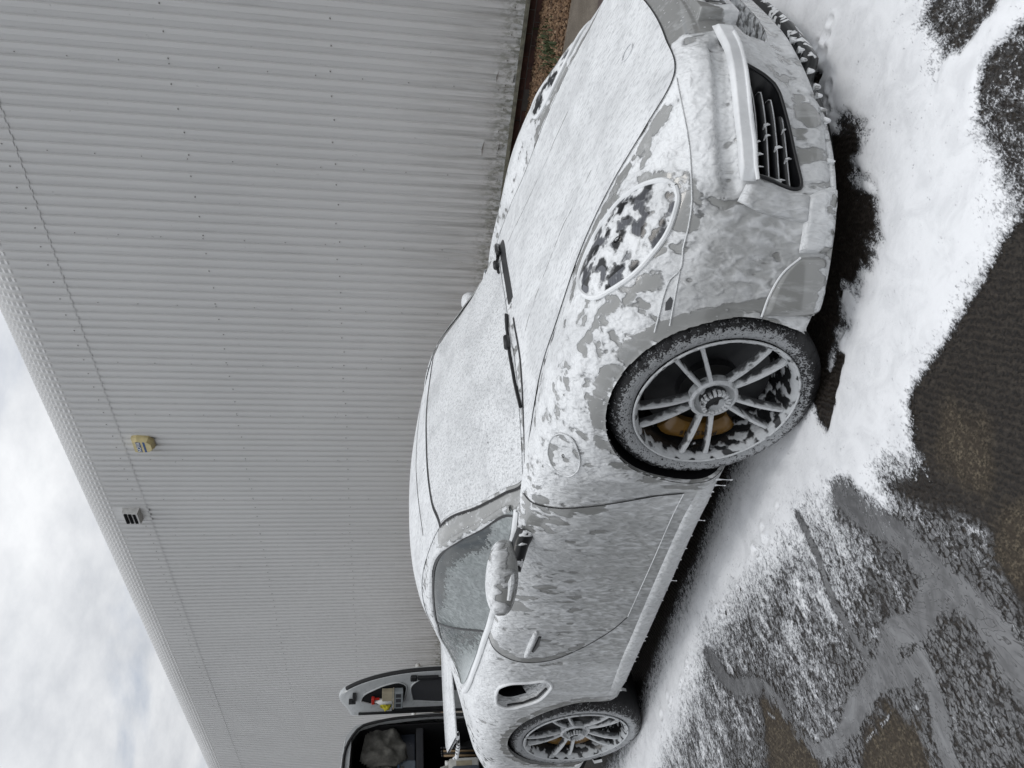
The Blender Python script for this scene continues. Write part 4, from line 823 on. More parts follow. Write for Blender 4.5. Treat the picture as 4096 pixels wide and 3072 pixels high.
DRYS = [[(.36,-1.31),(.43,-1.33),(.44,-1.44),(.42,-1.50),(.35,-1.47),(.36,-1.41),(.32,-1.39)], [(.28,-1.65),(.35,-1.65),(.45,-1.65),(.60,-1.75),(.5,-1.95),(.32,-1.80),(.27,-1.74)], [(-1.0,-1.43),(-.93,-1.49),(-.87,-1.60),(-.81,-1.71),(-.82,-1.80),(-1.2,-1.8),(-1.07,-1.55)], [(-.34,-1.76),(-.26,-1.83),(-.29,-1.91),(-.32,-2.0),(-.62,-1.95),(-.54,-1.79)]]
DRYBIG = [(.44,-1.22),(.37,-1.22),(.33,-1.24),(.27,-1.33),(.33,-1.47),(.34,-1.63),(.43,-1.66),(.70,-1.75),(1.3,-1.5),(1.3,-1.2),(.93,-1.2),(.80,-1.20)]
FILM = [(-.30,-1.05),(.02,-1.22),(.18,-1.44),(.33,-1.62),(.22,-1.95),(.24,-2.3),(-3.6,-2.3),(-3.6,-1.3),(-2.2,-1.1),(-1.3,-.9)]
def ground_fields(X, Y):
    n1 = fbm(X*3.1, Y*3.1, 4, 3)-.5; n2 = fbm(X*11, Y*9, 3, 9)-.5; n3 = fbm(X*34+Y*9, Y*12, 3, 21)-.5
    wx = X+.05*n1+.020*n2; wy = Y+.05*(fbm(X*3.3+9, Y*3.3, 3, 5)-.5)+.02*n2
    d = polyd(wx, wy, DENSE)
    width = .16+.20*sstep(.0, -.4, X)*sstep(-.5, -.9, Y)-.04*sstep(-.9, -.8, Y)*sstep(.6, .4, X)
    cov = sstep(-width, width*.55, d+.03*n3)
    cov = np.maximum(cov, sstep(.085, .03, lined(wx, wy, STREAM)+.05*n2)*.98)
    cov = np.maximum(cov, sstep(.10, .05, lined(wx, wy, [(1.05,-.80),(1.0,-.85),(.96,-.86)])))
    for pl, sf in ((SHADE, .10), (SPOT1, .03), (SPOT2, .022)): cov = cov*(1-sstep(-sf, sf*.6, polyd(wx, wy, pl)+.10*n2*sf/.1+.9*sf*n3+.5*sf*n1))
    dry = np.zeros_like(X)
    for pl in DRYS: dry = np.maximum(dry, sstep(-.05, .03, polyd(wx, wy, pl)+.10*n2+.08*n3))
    nosoap = sstep(-.03, .03, polyd(wx, wy, DRYBIG)+.02*n2); nosoap = np.maximum(nosoap, dry)
    film = sstep(-.06, .05, polyd(wx, wy, FILM))
    spk = .25+.55*n1+.60*n3
    far = sstep(-1.45, -1.9, Y+.12*X)
    spk = spk-.20*far
    spk = spk+.16*sstep(-1.75, -1.2, Y)*sstep(.1, -.2, X)
    cov = np.maximum(cov, spk*film)
    st = np.zeros_like(X)
    for pts, w in (([(-.08,-1.20),(-.01,-1.35),(.06,-1.49),(.10,-1.62),(.13,-1.69),(.16,-1.79),(.17,-1.92),(.18,-2.03)], .055), ([(-.34,-1.10),(-.32,-1.22),(-.34,-1.35),(-.34,-1.48),(-.32,-1.58),(-.30,-1.65)], .016), ([(-1.35,-1.06),(-1.22,-1.26),(-.98,-1.40),(-.87,-1.56),(-.77,-1.68),(-.66,-1.71),(-.48,-1.70),(-.28,-1.70),(-.17,-1.73),(-.11,-1.74)], .035), ([(.12,-1.68),(.02,-1.64),(-.06,-1.66),(-.17,-1.63),(-.27,-1.68),(-.34,-1.68),(-.52,-1.70)], .05), ([(-.11,-1.75),(-.13,-1.84),(-.18,-1.93),(-.19,-2.03)], .035)):
        st = np.maximum(st, sstep(w*1.5, w*.55, lined(X+.05*n1+.02*n2, Y+.05*n1+.02*n3, pts)))
    cov = cov*(1-.72*st); film = np.maximum(np.minimum(film*.66+.5*film*n1-.12*film*far, .70), st)
    rim = sstep(.012, .004, np.abs(lined(wx, wy, [(-1.24,-1.31),(-.99,-1.46),(-.88,-1.63),(-.78,-1.745),(-.66,-1.775),(-.48,-1.76),(-.29,-1.76),(-.20,-1.79)])))
    rim2 = sstep(.012, .004, np.abs(lined(wx, wy, [(.30,-1.60),(.22,-1.70),(.20,-1.78)])))*.8
    edge = np.maximum(rim, rim2)*sstep(.42, .52, fbm(X*9, Y*9, 2, 40))
    # dp: half-washed dark patches near the nose
    for pl in ([(1.12,-.55),(1.07,-.56),(1.05,-.67),(1.03,-.72),(1.06,-.77),(1.10,-.79),(1.16,-.79),(1.22,-.76),(1.3,-.6)], [(1.4,-.93),(1.22,-.95),(1.18,-.92),(1.15,-.90),(1.10,-.87),(1.05,-.88),(1.02,-.90),(.98,-.94),(.97,-.99),(.96,-1.07),(.94,-1.13),(.93,-1.30),(1.3,-1.4)]):
        w = sstep(-.02, .025, polyd(wx, wy, pl)); cov = cov*(1-w)+w*(.30+.35*n3+.2*n2); film = np.maximum(film, w*.25)
    cov = cov*(1-nosoap); film = film*(1-nosoap); cov = np.maximum(cov, edge*.40*sstep(.40, .60, fbm(X*30, Y*30, 2, 44)))
    return cov, film, dry, nosoap
xs = np.concatenate([[-70, -30, -14, -8, -5], np.arange(-3.9, 1.6, .03), [2.2, 4, 9, 25, 70]]); ys = np.concatenate([[-60, -20, -8, -3.5], np.arange(-2.4, -.2, .03), [.6, 1.6, 2.49, 9, 30, 70]])
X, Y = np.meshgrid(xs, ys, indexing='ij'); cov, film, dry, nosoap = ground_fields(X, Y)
soak = np.clip(1-nosoap*.55-dry, 0, 1)*((X > -6) & (X < 4) & (Y < 1.5)); 
ground = mesh('ground', np.stack([X, Y, 0*X], -1).reshape(-1, 3), grid_faces(len(xs), len(ys)), asphalt(), None, True, {'dry': dry.ravel(), 'soak': np.clip(soak+.25, 0, 1).ravel()}); ground['kind'] = 'structure'
def foam_ground():
    t = NT('ground_foam'); cov = t.attr('cov'); film = t.attr('film'); p = t.pos((1, .55, 1), (0, 0, R(8))); p1 = t.pos()
    a = t.noise(p, 82, 3, .6, .4); b = t.noise(p, 230, 3, .62, .2); c = t.noise(p1, 14, 3, .6)
    m_ = t.math('ADD', t.math('MULTIPLY', a, .42), t.math('ADD', t.math('MULTIPLY', b, .43), t.math('MULTIPLY', c, .15)))
    thr = t.rng(cov, 0, 1, .67, .27, smooth=False); d = t.math('SUBTRACT', m_, thr)
    mask = t.math('MULTIPLY', t.rng(d, -.035, .045), t.rng(cov, .02, .08)); thick = t.rng(d, .0, .14)
    wn = t.n('ShaderNodeTexNoise', {'Vector': p1, 'Scale': 7.0, 'Detail': 3.0}).outputs['Color']
    wv = t.n('ShaderNodeVectorMath', {0: p, 1: t.n('ShaderNodeVectorMath', {0: wn, 1: (.05, .05, .05)}, operation='MULTIPLY').outputs[0]}, operation='ADD').outputs[0]
    v = t.n('ShaderNodeTexVoronoi', {'Vector': wv, 'Scale': 64.0}, feature='DISTANCE_TO_EDGE').outputs['Distance']
    sw = t.noise(t.pos((1, .55, 1), (0, 0, R(-20))), 9, 5, .6, 3.4); sw2 = t.noise(t.pos((1, .5, 1), (0, 0, R(30))), 5, 4, .6, 3.2)
    fc = t.mix(t.rng(sw, .36, .62), (.115, .115, .118), (.18, .181, .185)); fc = t.mix(t.rng(sw2, .46, .70), fc, (.235, .238, .243))
    cont = t.math('ABSOLUTE', t.math('SINE', t.math('MULTIPLY', sw2, 46.0)))
    fc = t.mix(t.math('MULTIPLY', t.rng(cont, .0, .40, .85, 0), t.rng(sw, .40, .55)), fc, (.040, .039, .038))
    net = t.math('MULTIPLY', t.rng(t.math('ADD', v, t.math('MULTIPLY', b, .22)), .08, .20), t.rng(a, .38, .56, .25, 1.0))
    cell = t.rng(t.math('MULTIPLY', film, t.math('ADD', .12, t.math('MULTIPLY', net, 1.1))), .12, .70); strm = t.rng(film, .70, .95)
    fa = t.math('MAXIMUM', cell, strm)
    fcol = t.mix(thick, (.50, .51, .53), (.90, .91, .925))
    n3 = t.noise(p1, 11, 5, .65, .6); fcol = t.mix(t.rng(n3, .30, .62, .30, 0), fcol, (.5, .51, .53))
    h = t.math('ADD', t.math('MULTIPLY', thick, .8), t.math('MULTIPLY', t.noise(p1, 55, 4, .6), .35))
    foam = t.bsdf(color=fcol, rough=.55, spec=.3, normal=t.bump(h, .005, .8))
    flm = t.bsdf(color=fc, rough=.22, spec=.5, normal=t.bump(t.math('ADD', sw, v), .002, .6))
    s1 = t.n('ShaderNodeMixShader', {0: t.math('MAXIMUM', mask, t.math('MULTIPLY', t.rng(d, -.08, .0), t.rng(cov, .10, .40, 0, .4))), 1: flm, 2: foam})
    thin = t.math('MULTIPLY', t.rng(d, -.11, .0, 0, .55), t.rng(cov, .10, .40))      # see-through suds where the foam thins out
    tr = t.n('ShaderNodeBsdfTransparent'); al = t.math('MAXIMUM', t.math('MAXIMUM', mask, thin), t.math('MULTIPLY', fa, .85))
    return t.done(t.n('ShaderNodeMixShader', {0: al, 1: tr, 2: s1}))
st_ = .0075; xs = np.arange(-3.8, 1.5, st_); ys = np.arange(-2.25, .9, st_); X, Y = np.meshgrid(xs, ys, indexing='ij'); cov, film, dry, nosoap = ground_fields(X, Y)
hh = .0035+sstep(.45, 1.0, cov)*(.003+.010*fbm(X*4, Y*4, 3, 31)+.002*(fbm(X*26, Y*16, 3, 33)-.5))
# craters left by drops falling off the sills and the nose
for k in range(46):
    t_ = rng.random()
    if k < 22: cx, cy = 1.0-.9*t_+.03*rng.normal(), -.10-.85*t_**1.0+.05*rng.normal(); cx = .97-.75*t_; cy = -.05-.80*t_+.04*rng.normal()
    else: cx, cy = -.35-1.7*t_, -1.0+.02*rng.normal()-.03*t_
    r_ = .010+.016*rng.random(); q = np.hypot(X-cx, Y-cy)/r_; hh += np.where(q < 2.5, .005*(-1.4*np.exp(-q*q*1.5)+.9*np.exp(-((q-1.25)/.35)**2)), 0)
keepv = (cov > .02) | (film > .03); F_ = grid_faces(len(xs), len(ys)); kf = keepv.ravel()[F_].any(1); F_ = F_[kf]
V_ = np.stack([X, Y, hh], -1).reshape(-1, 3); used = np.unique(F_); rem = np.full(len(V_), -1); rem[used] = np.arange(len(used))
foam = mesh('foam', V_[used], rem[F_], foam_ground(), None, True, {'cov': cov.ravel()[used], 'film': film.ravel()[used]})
tag(foam, 'white shampoo foam and grey suds running across the wet ground', 'foam', kind='stuff')
# ------------------------------------------------------------------ strips along the wall
mat_path = NT('concrete_path'); p = mat_path.pos(); 
c_ = mat_path.mix(mat_path.rng(mat_path.noise(p, 5, 5, .65), .3, .7), (.16, .135, .105), (.24, .205, .165)); c_ = mat_path.mix(mat_path.rng(mat_path.noise(p, 120, 3, .7), .35, .7), mat_path.mix(.6, c_, (.06, .05, .04)), c_)
mat_path = mat_path.done(mat_path.bsdf(color=c_, rough=.9, normal=mat_path.bump(mat_path.noise(p, 150, 3, .7), .003)))
WS = -.050                                                  # the wall runs a little off the car's axis
def strip(name, y0, y1, z0, z1, mat, x0=-30, x1=9):
    V_ = [(x, y+WS*(x+1.49), z) for x in (x0, x1) for y in (y0, y1) for z in (z0, z1)]
    o = mesh(name, V_, [[0, 1, 3, 2], [4, 6, 7, 5], [0, 4, 5, 1], [2, 3, 7, 6], [0, 2, 6, 4], [1, 5, 7, 3]], mat, None, False); fixn(o); o['kind'] = 'structure'; return o
strip('path', 2.93, 3.96, -.05, .012, mat_path)
strip('gravel_bed', 3.96, 5.30, -.05, .010, plain('gravel_base', (.16, .105, .065), .95, var=.25, nscale=60, objc=False))
bd = MB(); bd.box((-1.2, 2.52, .006), (2.6, 2.92, .032), bev=.004); bd = bd.build('board', plain('brown_board', (.075, .052, .045), .55, nscale=4)); tag(bd, 'smooth dark brown board lying beside the concrete path beyond the bonnet', 'board')
# loose stones
sm = NT('gravel_stone'); rnd = sm.n('ShaderNodeNewGeometry').outputs['Random Per Island']
cr = sm.n('ShaderNodeValToRGB', {0: rnd}); e = cr.color_ramp.elements; e[0].color = (.07, .040, .022, 1); e[1].color = (.34, .24, .155, 1); k = e.new(.5); k.color = (.17, .098, .052, 1); k = e.new(.93); k.color = (.24, .155, .09, 1)
sm = sm.done(sm.bsdf(color=cr.outputs[0], rough=.8))
ico = [(0, 0, 1), (.9, 0, .3), (.3, .85, .3), (-.7, .5, .35), (-.7, -.5, .3), (.3, -.85, .35), (.7, .5, -.4), (-.3, .85, -.4), (-.9, 0, -.35), (-.3, -.85, -.4), (.7, -.5, -.4), (0, 0, -1)]
icf = [(0, 1, 2), (0, 2, 3), (0, 3, 4), (0, 4, 5), (0, 5, 1), (1, 6, 2), (2, 6, 7), (2, 7, 3), (3, 7, 8), (3, 8, 4), (4, 8, 9), (4, 9, 5), (5, 9, 10), (5, 10, 1), (1, 10, 6), (11, 7, 6), (11, 8, 7), (11, 9, 8), (11, 10, 9), (11, 6, 10)]
ns = 9000; gx = rng.uniform(-3.2, 1.2, ns); gy = rng.uniform(3.97, 5.22, ns)+WS*(gx+1.49); gs = rng.uniform(.010, .024, ns)*rng.uniform(.7, 1.2, ns); I0 = np.array(ico); th = rng.uniform(0, 6.28, ns); asp = rng.uniform(.55, 1.0, (ns, 3))
Q = I0[None]*asp[:, None, :]*gs[:, None, None]; Q = np.stack([Q[..., 0]*np.cos(th)[:, None]-Q[..., 1]*np.sin(th)[:, None], Q[..., 0]*np.sin(th)[:, None]+Q[..., 1]*np.cos(th)[:, None], Q[..., 2]], -1)
Q += np.stack([gx, gy, .014+.014*rng.random(ns)], -1)[:, None]
Ff = (np.array(icf)[None]+12*np.arange(ns)[:, None, None]).reshape(-1, 3); gv = mesh('gravel', Q.reshape(-1, 3), Ff, sm, None, False); tag(gv, 'orange brown gravel lying along the foot of the metal wall', 'gravel', kind='stuff')
# weed
b = MB()
for k in range(170):
    x0, y0 = -.80+rng.normal()*.10, 4.45+rng.normal()*.26; L_ = .03+.06*rng.random(); a = rng.uniform(0, 6.28); lean = .3+.6*rng.random(); w_ = .004+.003*rng.random(); dx, dy = math.cos(a), math.sin(a)
    P0 = np.array([x0, y0, .02]); P1 = P0+[dx*L_*lean*.4, dy*L_*lean*.4, L_*.7]; P2 = P0+[dx*L_*lean, dy*L_*lean, L_*.9]; s_ = np.array([-dy, dx, 0])*w_
    b.add([P0-s_, P0+s_, P1+s_, P1-s_, P2], [[0, 1, 2, 3], [3, 2, 4]])
weed = b.build('weed', plain('weed_green', (.045, .065, .022), .7, nscale=30), None, False); tag(weed, 'small tuft of green weed growing in the gravel by the wall', 'weed', kind='stuff')
# ------------------------------------------------------------------ the metal-clad warehouse
def cladding():
    t = NT('grey_coated_steel'); p = t.pos(objc=False); z = t.n('ShaderNodeSeparateXYZ', {0: p}).outputs['Z']
    streak = t.noise(t.pos((9, 9, .55)), 2.2, 5, .65); sp = t.noise(t.pos((1, 1, 1)), 13, 5, .7); big = t.noise(p, .5, 3, .5)
    base = t.mix(t.rng(big, .3, .7), (.605, .606, .602), (.645, .646, .642))
    base = t.mix(t.rng(streak, .54, .78, 0, .25), base, (.30, .30, .29))
    base = t.mix(t.rng(sp, .66, .74, 0, .5), base, (.29, .29, .28))
    lowd = t.math('MULTIPLY', t.rng(z, 1.6, .2), t.rng(streak, .38, .62)); base = t.mix(t.math('MULTIPLY', lowd, .34), base, (.17, .165, .14))
    alg = t.math('MULTIPLY', t.rng(z, .52, .20), t.rng(t.noise(t.pos((1, 1, .6)), 22, 5, .7, .4), .44, .60)); base = t.mix(t.math('MULTIPLY', alg, .62), base, (.075, .075, .025))
    return t.done(t.bsdf(color=base, rough=.42, spec=.4, normal=t.bump(t.noise(t.pos((1, 1, .3)), 9, 3), .0015, .6)))
M['clad'] = cladding(); M['brick'] = plain('dark_red_brick', (.075, .036, .028), .9, var=.2, nscale=9, bumpd=.002, objc=False); M['mortar'] = plain('mortar', (.10, .088, .078), .95, objc=False)
M['flash'] = plain('mossy_flashing', (.16, .155, .12), .7, var=.25, nscale=16, objc=False); M['fast'] = plain('screw_head', (.30, .30, .29), .4, metal=.3)
wh = tag(empty('warehouse', (-1.49, 5.105, 0), math.atan(WS)), 'long pale grey warehouse of ribbed metal sheets with a rounded eave', 'building')
PITCH_ = .125; prof = [(0, 0), (.052, 0), (.064, .026), (.113, .026), (.125, 0)]
def rib_profile(n=8):
    pts = []
    for k in range(n):
        for (a, d) in prof[:-1]: pts.append((k*PITCH_+a, -d))
    pts.append((n*PITCH_, 0)); return np.array(pts)
rp = rib_profile(); npf = len(rp)
def sheet_mesh(name, zs, yoff, crimp=False):
    V_ = []; RA = .53
    for z in zs:
        for i, (x, d) in enumerate(rp):
            if z <= 5.65 or not crimp: V_.append((x, d+yoff, z))
            else:
                th = (z-5.65)/RA; r = RA-d*1.0; crown = d < -.01
                cz = (.006*math.sin((z-5.65)*95) if (crown and th < 1.45) else 0)
                if th < math.pi/2*.86: V_.append((x, RA+yoff-math.cos(th)*(r+cz), 5.65+math.sin(th)*(r+cz)))
                else:
                    t0 = math.pi/2*.86; e = (th-t0)*RA; V_.append((x, RA+yoff-math.cos(t0)*(r)+e*math.sin(t0), 5.65+math.sin(t0)*(r)+e*math.cos(t0)))
    me = bpy.data.meshes.new(name); me.from_pydata(V_, [], grid_faces(len(zs), npf).tolist()); me.materials.append(M['clad']); return me
low_me = sheet_mesh('cladding_sheet', [.19, .6, 1.5, 3.0, 4.2, 5.17], 0.0)
up_me = sheet_mesh('eave_sheet', [5.14, 5.38, 5.65]+list(5.65+np.arange(1, 47)*.0165)+[6.55, 7.3, 9.6], -.006, True)
fx = MB()
def screw(x, z, r, d): fx.lathe([(-d-.010, 0), (-d-.009, r*.6), (-d-.005, r), (-d, r*1.05)], (x, 0, z), n=6)
for k in range(-26, 5):
    for me, nm in ((low_me, 'cladding_sheet'), (up_me, 'eave_sheet')):
        o = bpy.data.objects.new(nm, me); C.objects.link(o); o.parent = wh; o.location = (k*1.0, 0, 0)
    if k > -16:
        for z in (.30, 2.01, 3.50, 5.25):
            for q in range(4): screw(k+.07+.25*q+.012, z+.01*rng.normal(), .0085, .026 if z < 5.1 else .032)
        for q in range(11): screw(k+.02, .36+.45*q, .0055, .0)
fo = fx.build('cladding_screws', M['fast'], wh, True); fo['kind'] = 'stuff'
b = MB(); b.box((-26, -.045, .165), (5, .03, .180)); b.box((-26, -.046, .180), (5, -.040, .205)); b.build('drip_flashing', M['flash'], wh)
b = MB(); b.box((-26, .105, -.02), (5, .30, .165)); b.build('plinth', M['mortar'], wh)
bmsh = MB(); bmsh.box((0, 0, 0), (.215, .10, .065), bev=.004); bme = bmsh.build('brick', M['brick'], wh); 
bricks = 0
for c_i in range(2):
    for k in range(-14, 16):
        o = bme if bricks == 0 else bme.copy()
        if bricks: C.objects.link(o)
        o.location = (k*.225+(.1125 if c_i else 0), .10+.004*rng.normal(), .010+.075*c_i); o.rotation_euler = (0, 0, .006*rng.normal()); bricks += 1
b = MB(); b.box((-26, .6, 0), (5, 12, 5.9)); b.build('core', M['cavity'], wh)
# dents and a lifted flap in the sheets' feet
for (x, z, w_) in ((.17, .33, .07), (-.62, .40, .10)):
    b = MB(); b.add([(x-w_, -.026, z-.10), (x+w_, -.030, z-.11), (x+w_, -.036, z+.05), (x-w_, -.030, z+.06), (x, -.052, z+.075)], [[0, 1, 2, 3], [3, 2, 4]]); b.build('sheet_dent', M['clad'], wh)
# alarm box
al = tag(empty('alarm_box', (0, 0, 0)), 'faded cream alarm box with blue lettering high on the metal wall', 'alarm box'); al.location = wh.location; al.rotation_euler = wh.rotation_euler
pts_f = [(-.125, .13), (.125, .13), (.14, .06), (.125, -.09), (.06, -.145), (-.06, -.145), (-.125, -.09), (-.14, .06)]
cx_, cz_ = -5.55, 4.86
V_ = [(cx_+a*1.08, -.02, cz_+b_*1.05) for a, b_ in pts_f]+[(cx_+a*1.08, -.075, cz_+b_*1.05) for a, b_ in pts_f]+[(cx_+a*.86, -.125, cz_+b_*.86) for a, b_ in pts_f]
n = 8; F_ = grid_faces(3, n, wrap_m=True).tolist()+[list(range(16, 24))]; M['cream'] = plain('faded_cream_plastic', (.60, .51, .27), .5, var=.1, nscale=8)
o = mesh('cover', V_, F_, M['cream'], al, False); fixn(o)
M['blue'] = plain('blue_print', (.03, .085, .24), .5); M['white'] = plain('white_print', (.75, .75, .73), .5)
b = MB(); b.box((cx_-.108, -.1275, cz_+.010), (cx_+.108, -.1262, cz_+.070)); b.box((cx_-.108, -.1275, cz_-.050), (cx_+.108, -.1262, cz_-.022)); b.build('blue_stripe', M['blue'], al)
tc_ = bpy.data.curves.new('lettering', 'FONT'); tc_.body = 'NOVA'; tc_.size = .072; tc_.extrude = .0006; tc_.align_x = 'CENTER'; tc_.align_y = 'CENTER'; tc_.offset = .0012
to = bpy.data.objects.new('lettering', tc_); C.objects.link(to); me_ = bpy.data.meshes.new_from_object(to.evaluated_get(bpy.context.evaluated_depsgraph_get())); bpy.data.objects.remove(to)
lo = bpy.data.objects.new('lettering', me_); C.objects.link(lo); me_.materials.clear(); me_.materials.append(M['white']); lo.parent = al; lo.location = (cx_, -.129, cz_+.040); lo.rotation_euler = (R(90), 0, 0); lo.scale = (1.0, 1, 1)
# vent
ve = tag(empty('wall_vent'), 'small white louvred vent box under the eave of the metal wall', 'vent'); ve.location = wh.location; ve.rotation_euler = wh.rotation_euler
M['ventw'] = plain('vent_white', (.52, .52, .51), .5)
x0, x1, z0, z1 = -7.47, -7.16, 5.265, 5.50
V_ = [(x0, -.02, z0-.02), (x1, -.02, z0-.02), (x1, -.02, z1), (x0, -.02, z1), (x0+.01, -.14, z0), (x1-.01, -.14, z0), (x1-.01, -.12, z1-.01), (x0+.01, -.12, z1-.01)]
o = mesh('housing', V_, [[0, 1, 5, 4], [1, 2, 6, 5], [2, 3, 7, 6], [3, 0, 4, 7], [4, 5, 6, 7]], M['ventw'], ve, False); fixn(o)
for k in range(3):
    zc_ = z0+.045+.066*k; b = MB(); b.box((x0+.035, -.146, zc_-.018), (x1-.035, -.10, zc_+.022)); b.build('louvre', M['cavity'], ve)
b = MB(); b.box((x0-.03, -.026, z0-.14), (x1+.03, -.021, z1+.16)); b.build('backing_plate', M['clad'], ve)
# handrail by the wall, seen beyond the car's roof
rl = tag(empty('handrail', (-13.4, 4.35, 0), math.atan(WS)), 'white tubular handrail standing before the far end of the metal wall', 'handrail'); M['railw'] = plain('rail_white', (.62, .62, .60), .4)
b = MB(); b.tube([(-3.4, 0, .80), (1.6, 0, .80)], .045, 10); b.build('top_rail', M['railw'], rl, True)
for x_ in (-3.2, -1.4, .3, 1.5): b = MB(); b.tube([(x_, 0, 0), (x_, 0, .80)], .032, 8); b.build('post', M['railw'], rl, True)
# ------------------------------------------------------------------ the van behind, rear door open
M['vanw'] = plain('van_white', (.40, .415, .42), .3, var=.03, coat=.5); M['carpet'] = plain('grey_carpet', (.028, .029, .033), .95); M['dark'] = plain('van_interior_black', (.010, .010, .011), .8, spec=.2)
van = tag(empty('van', (-6.0, .80, 0), R(0)), 'white van behind the sports car with its rear door open', 'van')
# local: x forward out of the rear (towards +x), y: 0 = right rear corner, negative to the van's left side
def vsec(x): return [(x, .02, .30), (x, .035, .95), (x, -.01, 1.45), (x, -.06, 1.66), (x, -.16, 1.745), (x, -.45, 1.775), (x, -.90, 1.785), (x, -1.35, 1.775), (x, -1.64, 1.745), (x, -1.74, 1.66), (x, -1.79, 1.45), (x, -1.835, .95), (x, -1.82, .30)]
S_ = np.array([vsec(x) for x in (-4.0, -2.0, -.12, 0)]); S_[3, :, 1] = S_[3, :, 1]*.97-.027; S_[3, :, 2] = S_[3, :, 2]*.99
o = mesh('body', S_.reshape(-1, 3), grid_faces(4, 13), M['vanw'], van); autosmooth(o, 40)
inn = [(0, -.035, .40), (0, -.025, .95), (0, -.06, 1.42), (0, -.11, 1.60), (0, -.20, 1.675), (0, -.90, 1.70), (0, -1.60, 1.675), (0, -1.69, 1.60), (0, -1.74, 1.42), (0, -1.775, .95), (0, -1.765, .40)]
out = [(0, -.007, .40), (0, .008, .95), (0, -.037, 1.45), (0, -.085, 1.645), (0, -.182, 1.727), (0, -.90, 1.767), (0, -1.62, 1.727), (0, -1.715, 1.645), (0, -1.763, 1.45), (0, -1.807, .95), (0, -1.79, .40)]
V_ = np.concatenate([np.array(out)+[.002, 0, 0], np.array(inn)+[.012, 0, 0], np.array(inn)+[-.06, -.0, 0]]); o = mesh('rear_frame', V_, grid_faces(3, 11), M['vanw'], van, False); autosmooth(o, 35)
b = MB(); b.tube(catmull(np.array(inn)+[.018, 0, 0], 60), .014, 7); b.build('door_seal', M['rubber'], van, True)
b = MB(); b.box((-2.6, -1.78, .40), (-2.55, -.02, 1.72)); b.box((-2.6, -.075, .40), (-.06, -.065, 1.58)); b.box((-2.6, -1.80, .40), (-.06, -1.77, 1.50)); b.box((-2.6, -1.55, 1.665), (-.06, -.22, 1.672)); b.add([(-2.6, -.07, 1.58), (-.06, -.07, 1.58), (-.06, -.22, 1.667), (-2.6, -.22, 1.667)], [[0, 1, 2, 3]]); b.box((-2.6, -1.80, .38), (0, 0, .42)); b.build('load_bay', M['dark'], van)
b = MB(); b.box((-.05, -1.8, .30), (.06, 0, .42), bev=.02); b.build('rear_bumper', M['black'], van)
for x_ in (-.75, -3.4):
    for y_ in (-.10, -1.70): b = MB(); b.lathe([(-.10, .0), (-.10, .20), (-.11, .30), (-.05, .315), (.05, .315), (.10, .30)], (x_, y_, .315), n=32); b.build('wheel', M['rubber'], van, True)
# carpeted rail and shelf upright in the bay
b = MB(); b.box((-.20, -1.70, .985), (-.14, -.05, 1.055), bev=.01); b.build('shelf_rail', M['carpet'], van)
b = MB(); b.box((-.9, -1.70, 1.04), (-.20, -.05, 1.055)); b.build('shelf', M['carpet'], van)
# the open door: hinged at the right corner, swung outwards
dr_ = empty('rear_door', (.0, .02, 0)); dr_.parent = van; dr_.rotation_euler = (0, 0, R(20)); dr_['label'] = 'open rear door with storage pockets on its inner side'
outl = [(.0, .42), (.525, .42), (.535, .70), (.532, .92), (.52, 1.12), (.485, 1.34), (.43, 1.53), (.36, 1.68), (.29, 1.775), (.235, 1.805), (.19, 1.79), (.10, 1.735), (.0, 1.69)]
oc = catmull(outl, 60); n = len(oc); cen = oc.mean(0)
V_ = [(a, .055, z) for a, z in oc]+[(a, .0, z) for a, z in oc]+[(cen[0]+(a-cen[0])*.94, -.012, cen[1]+(z-cen[1])*.97) for a, z in oc]
F_ = grid_faces(3, n, wrap_m=True).tolist()+[list(range(n)), list(range(2*n, 3*n))]; o = mesh('door_panel', V_, F_, M['vanw'], dr_, False); fixn(o); autosmooth(o, 40)
b = MB(); b.tube([(a+.004, .012, z+.002) for a, z in oc[5:50]], .020, 8); b.build('door_seal', M['rubber'], dr_, True)
def pocket(name, pts, mat, d=-.016):
    q = catmull(pts+pts[:1], 40)[:-1]; c = q.mean(0); V_ = [(a, d-.004, z) for a, z in q]+[(c[0]+(a-c[0])*.95, d+.003, c[1]+(z-c[1])*.965) for a, z in q]
    o = mesh(name, V_, grid_faces(2, 39, wrap_m=True).tolist()+[list(range(39, 78))], mat, dr_, False); fixn(o)
    b = MB(); b.tube([(a, d+.001, z) for a, z in np.vstack([q, q[:1]])], .008, 6, cap=False); b.build('pocket_rim', M['vanw'], o, True); return o
pocket('upper_pocket', [(.19, 1.60), (.25, 1.58), (.33, 1.47), (.39, 1.34), (.405, 1.22), (.37, 1.17), (.26, 1.17), (.16, 1.20), (.135, 1.30), (.15, 1.50)], M['dark'])
pocket('lower_pocket', [(.17, 1.10), (.37, 1.11), (.42, 1.06), (.42, .72), (.18, .72)], M['carpet'])
b = MB(); b.box((.435, -.045, 1.065), (.495, -.012, 1.13), bev=.01); b.box((.445, -.04, .86), (.485, -.012, 1.06), bev=.006); b.build('latch', M['black'], dr_)
b = MB(); b.box((.19, -.05, 1.645), (.30, -.012, 1.675)); b.box((.20, -.06, 1.665), (.225, -.012, 1.71)); b.build('hinge_bracket', M['black'], dr_)
b = MB(); b.box((.055, -.022, .80), (.085, -.012, 1.30)); b.box((.02, -.024, .55), (.045, -.012, 1.62)); b.build('check_strap', M['black'], dr_)
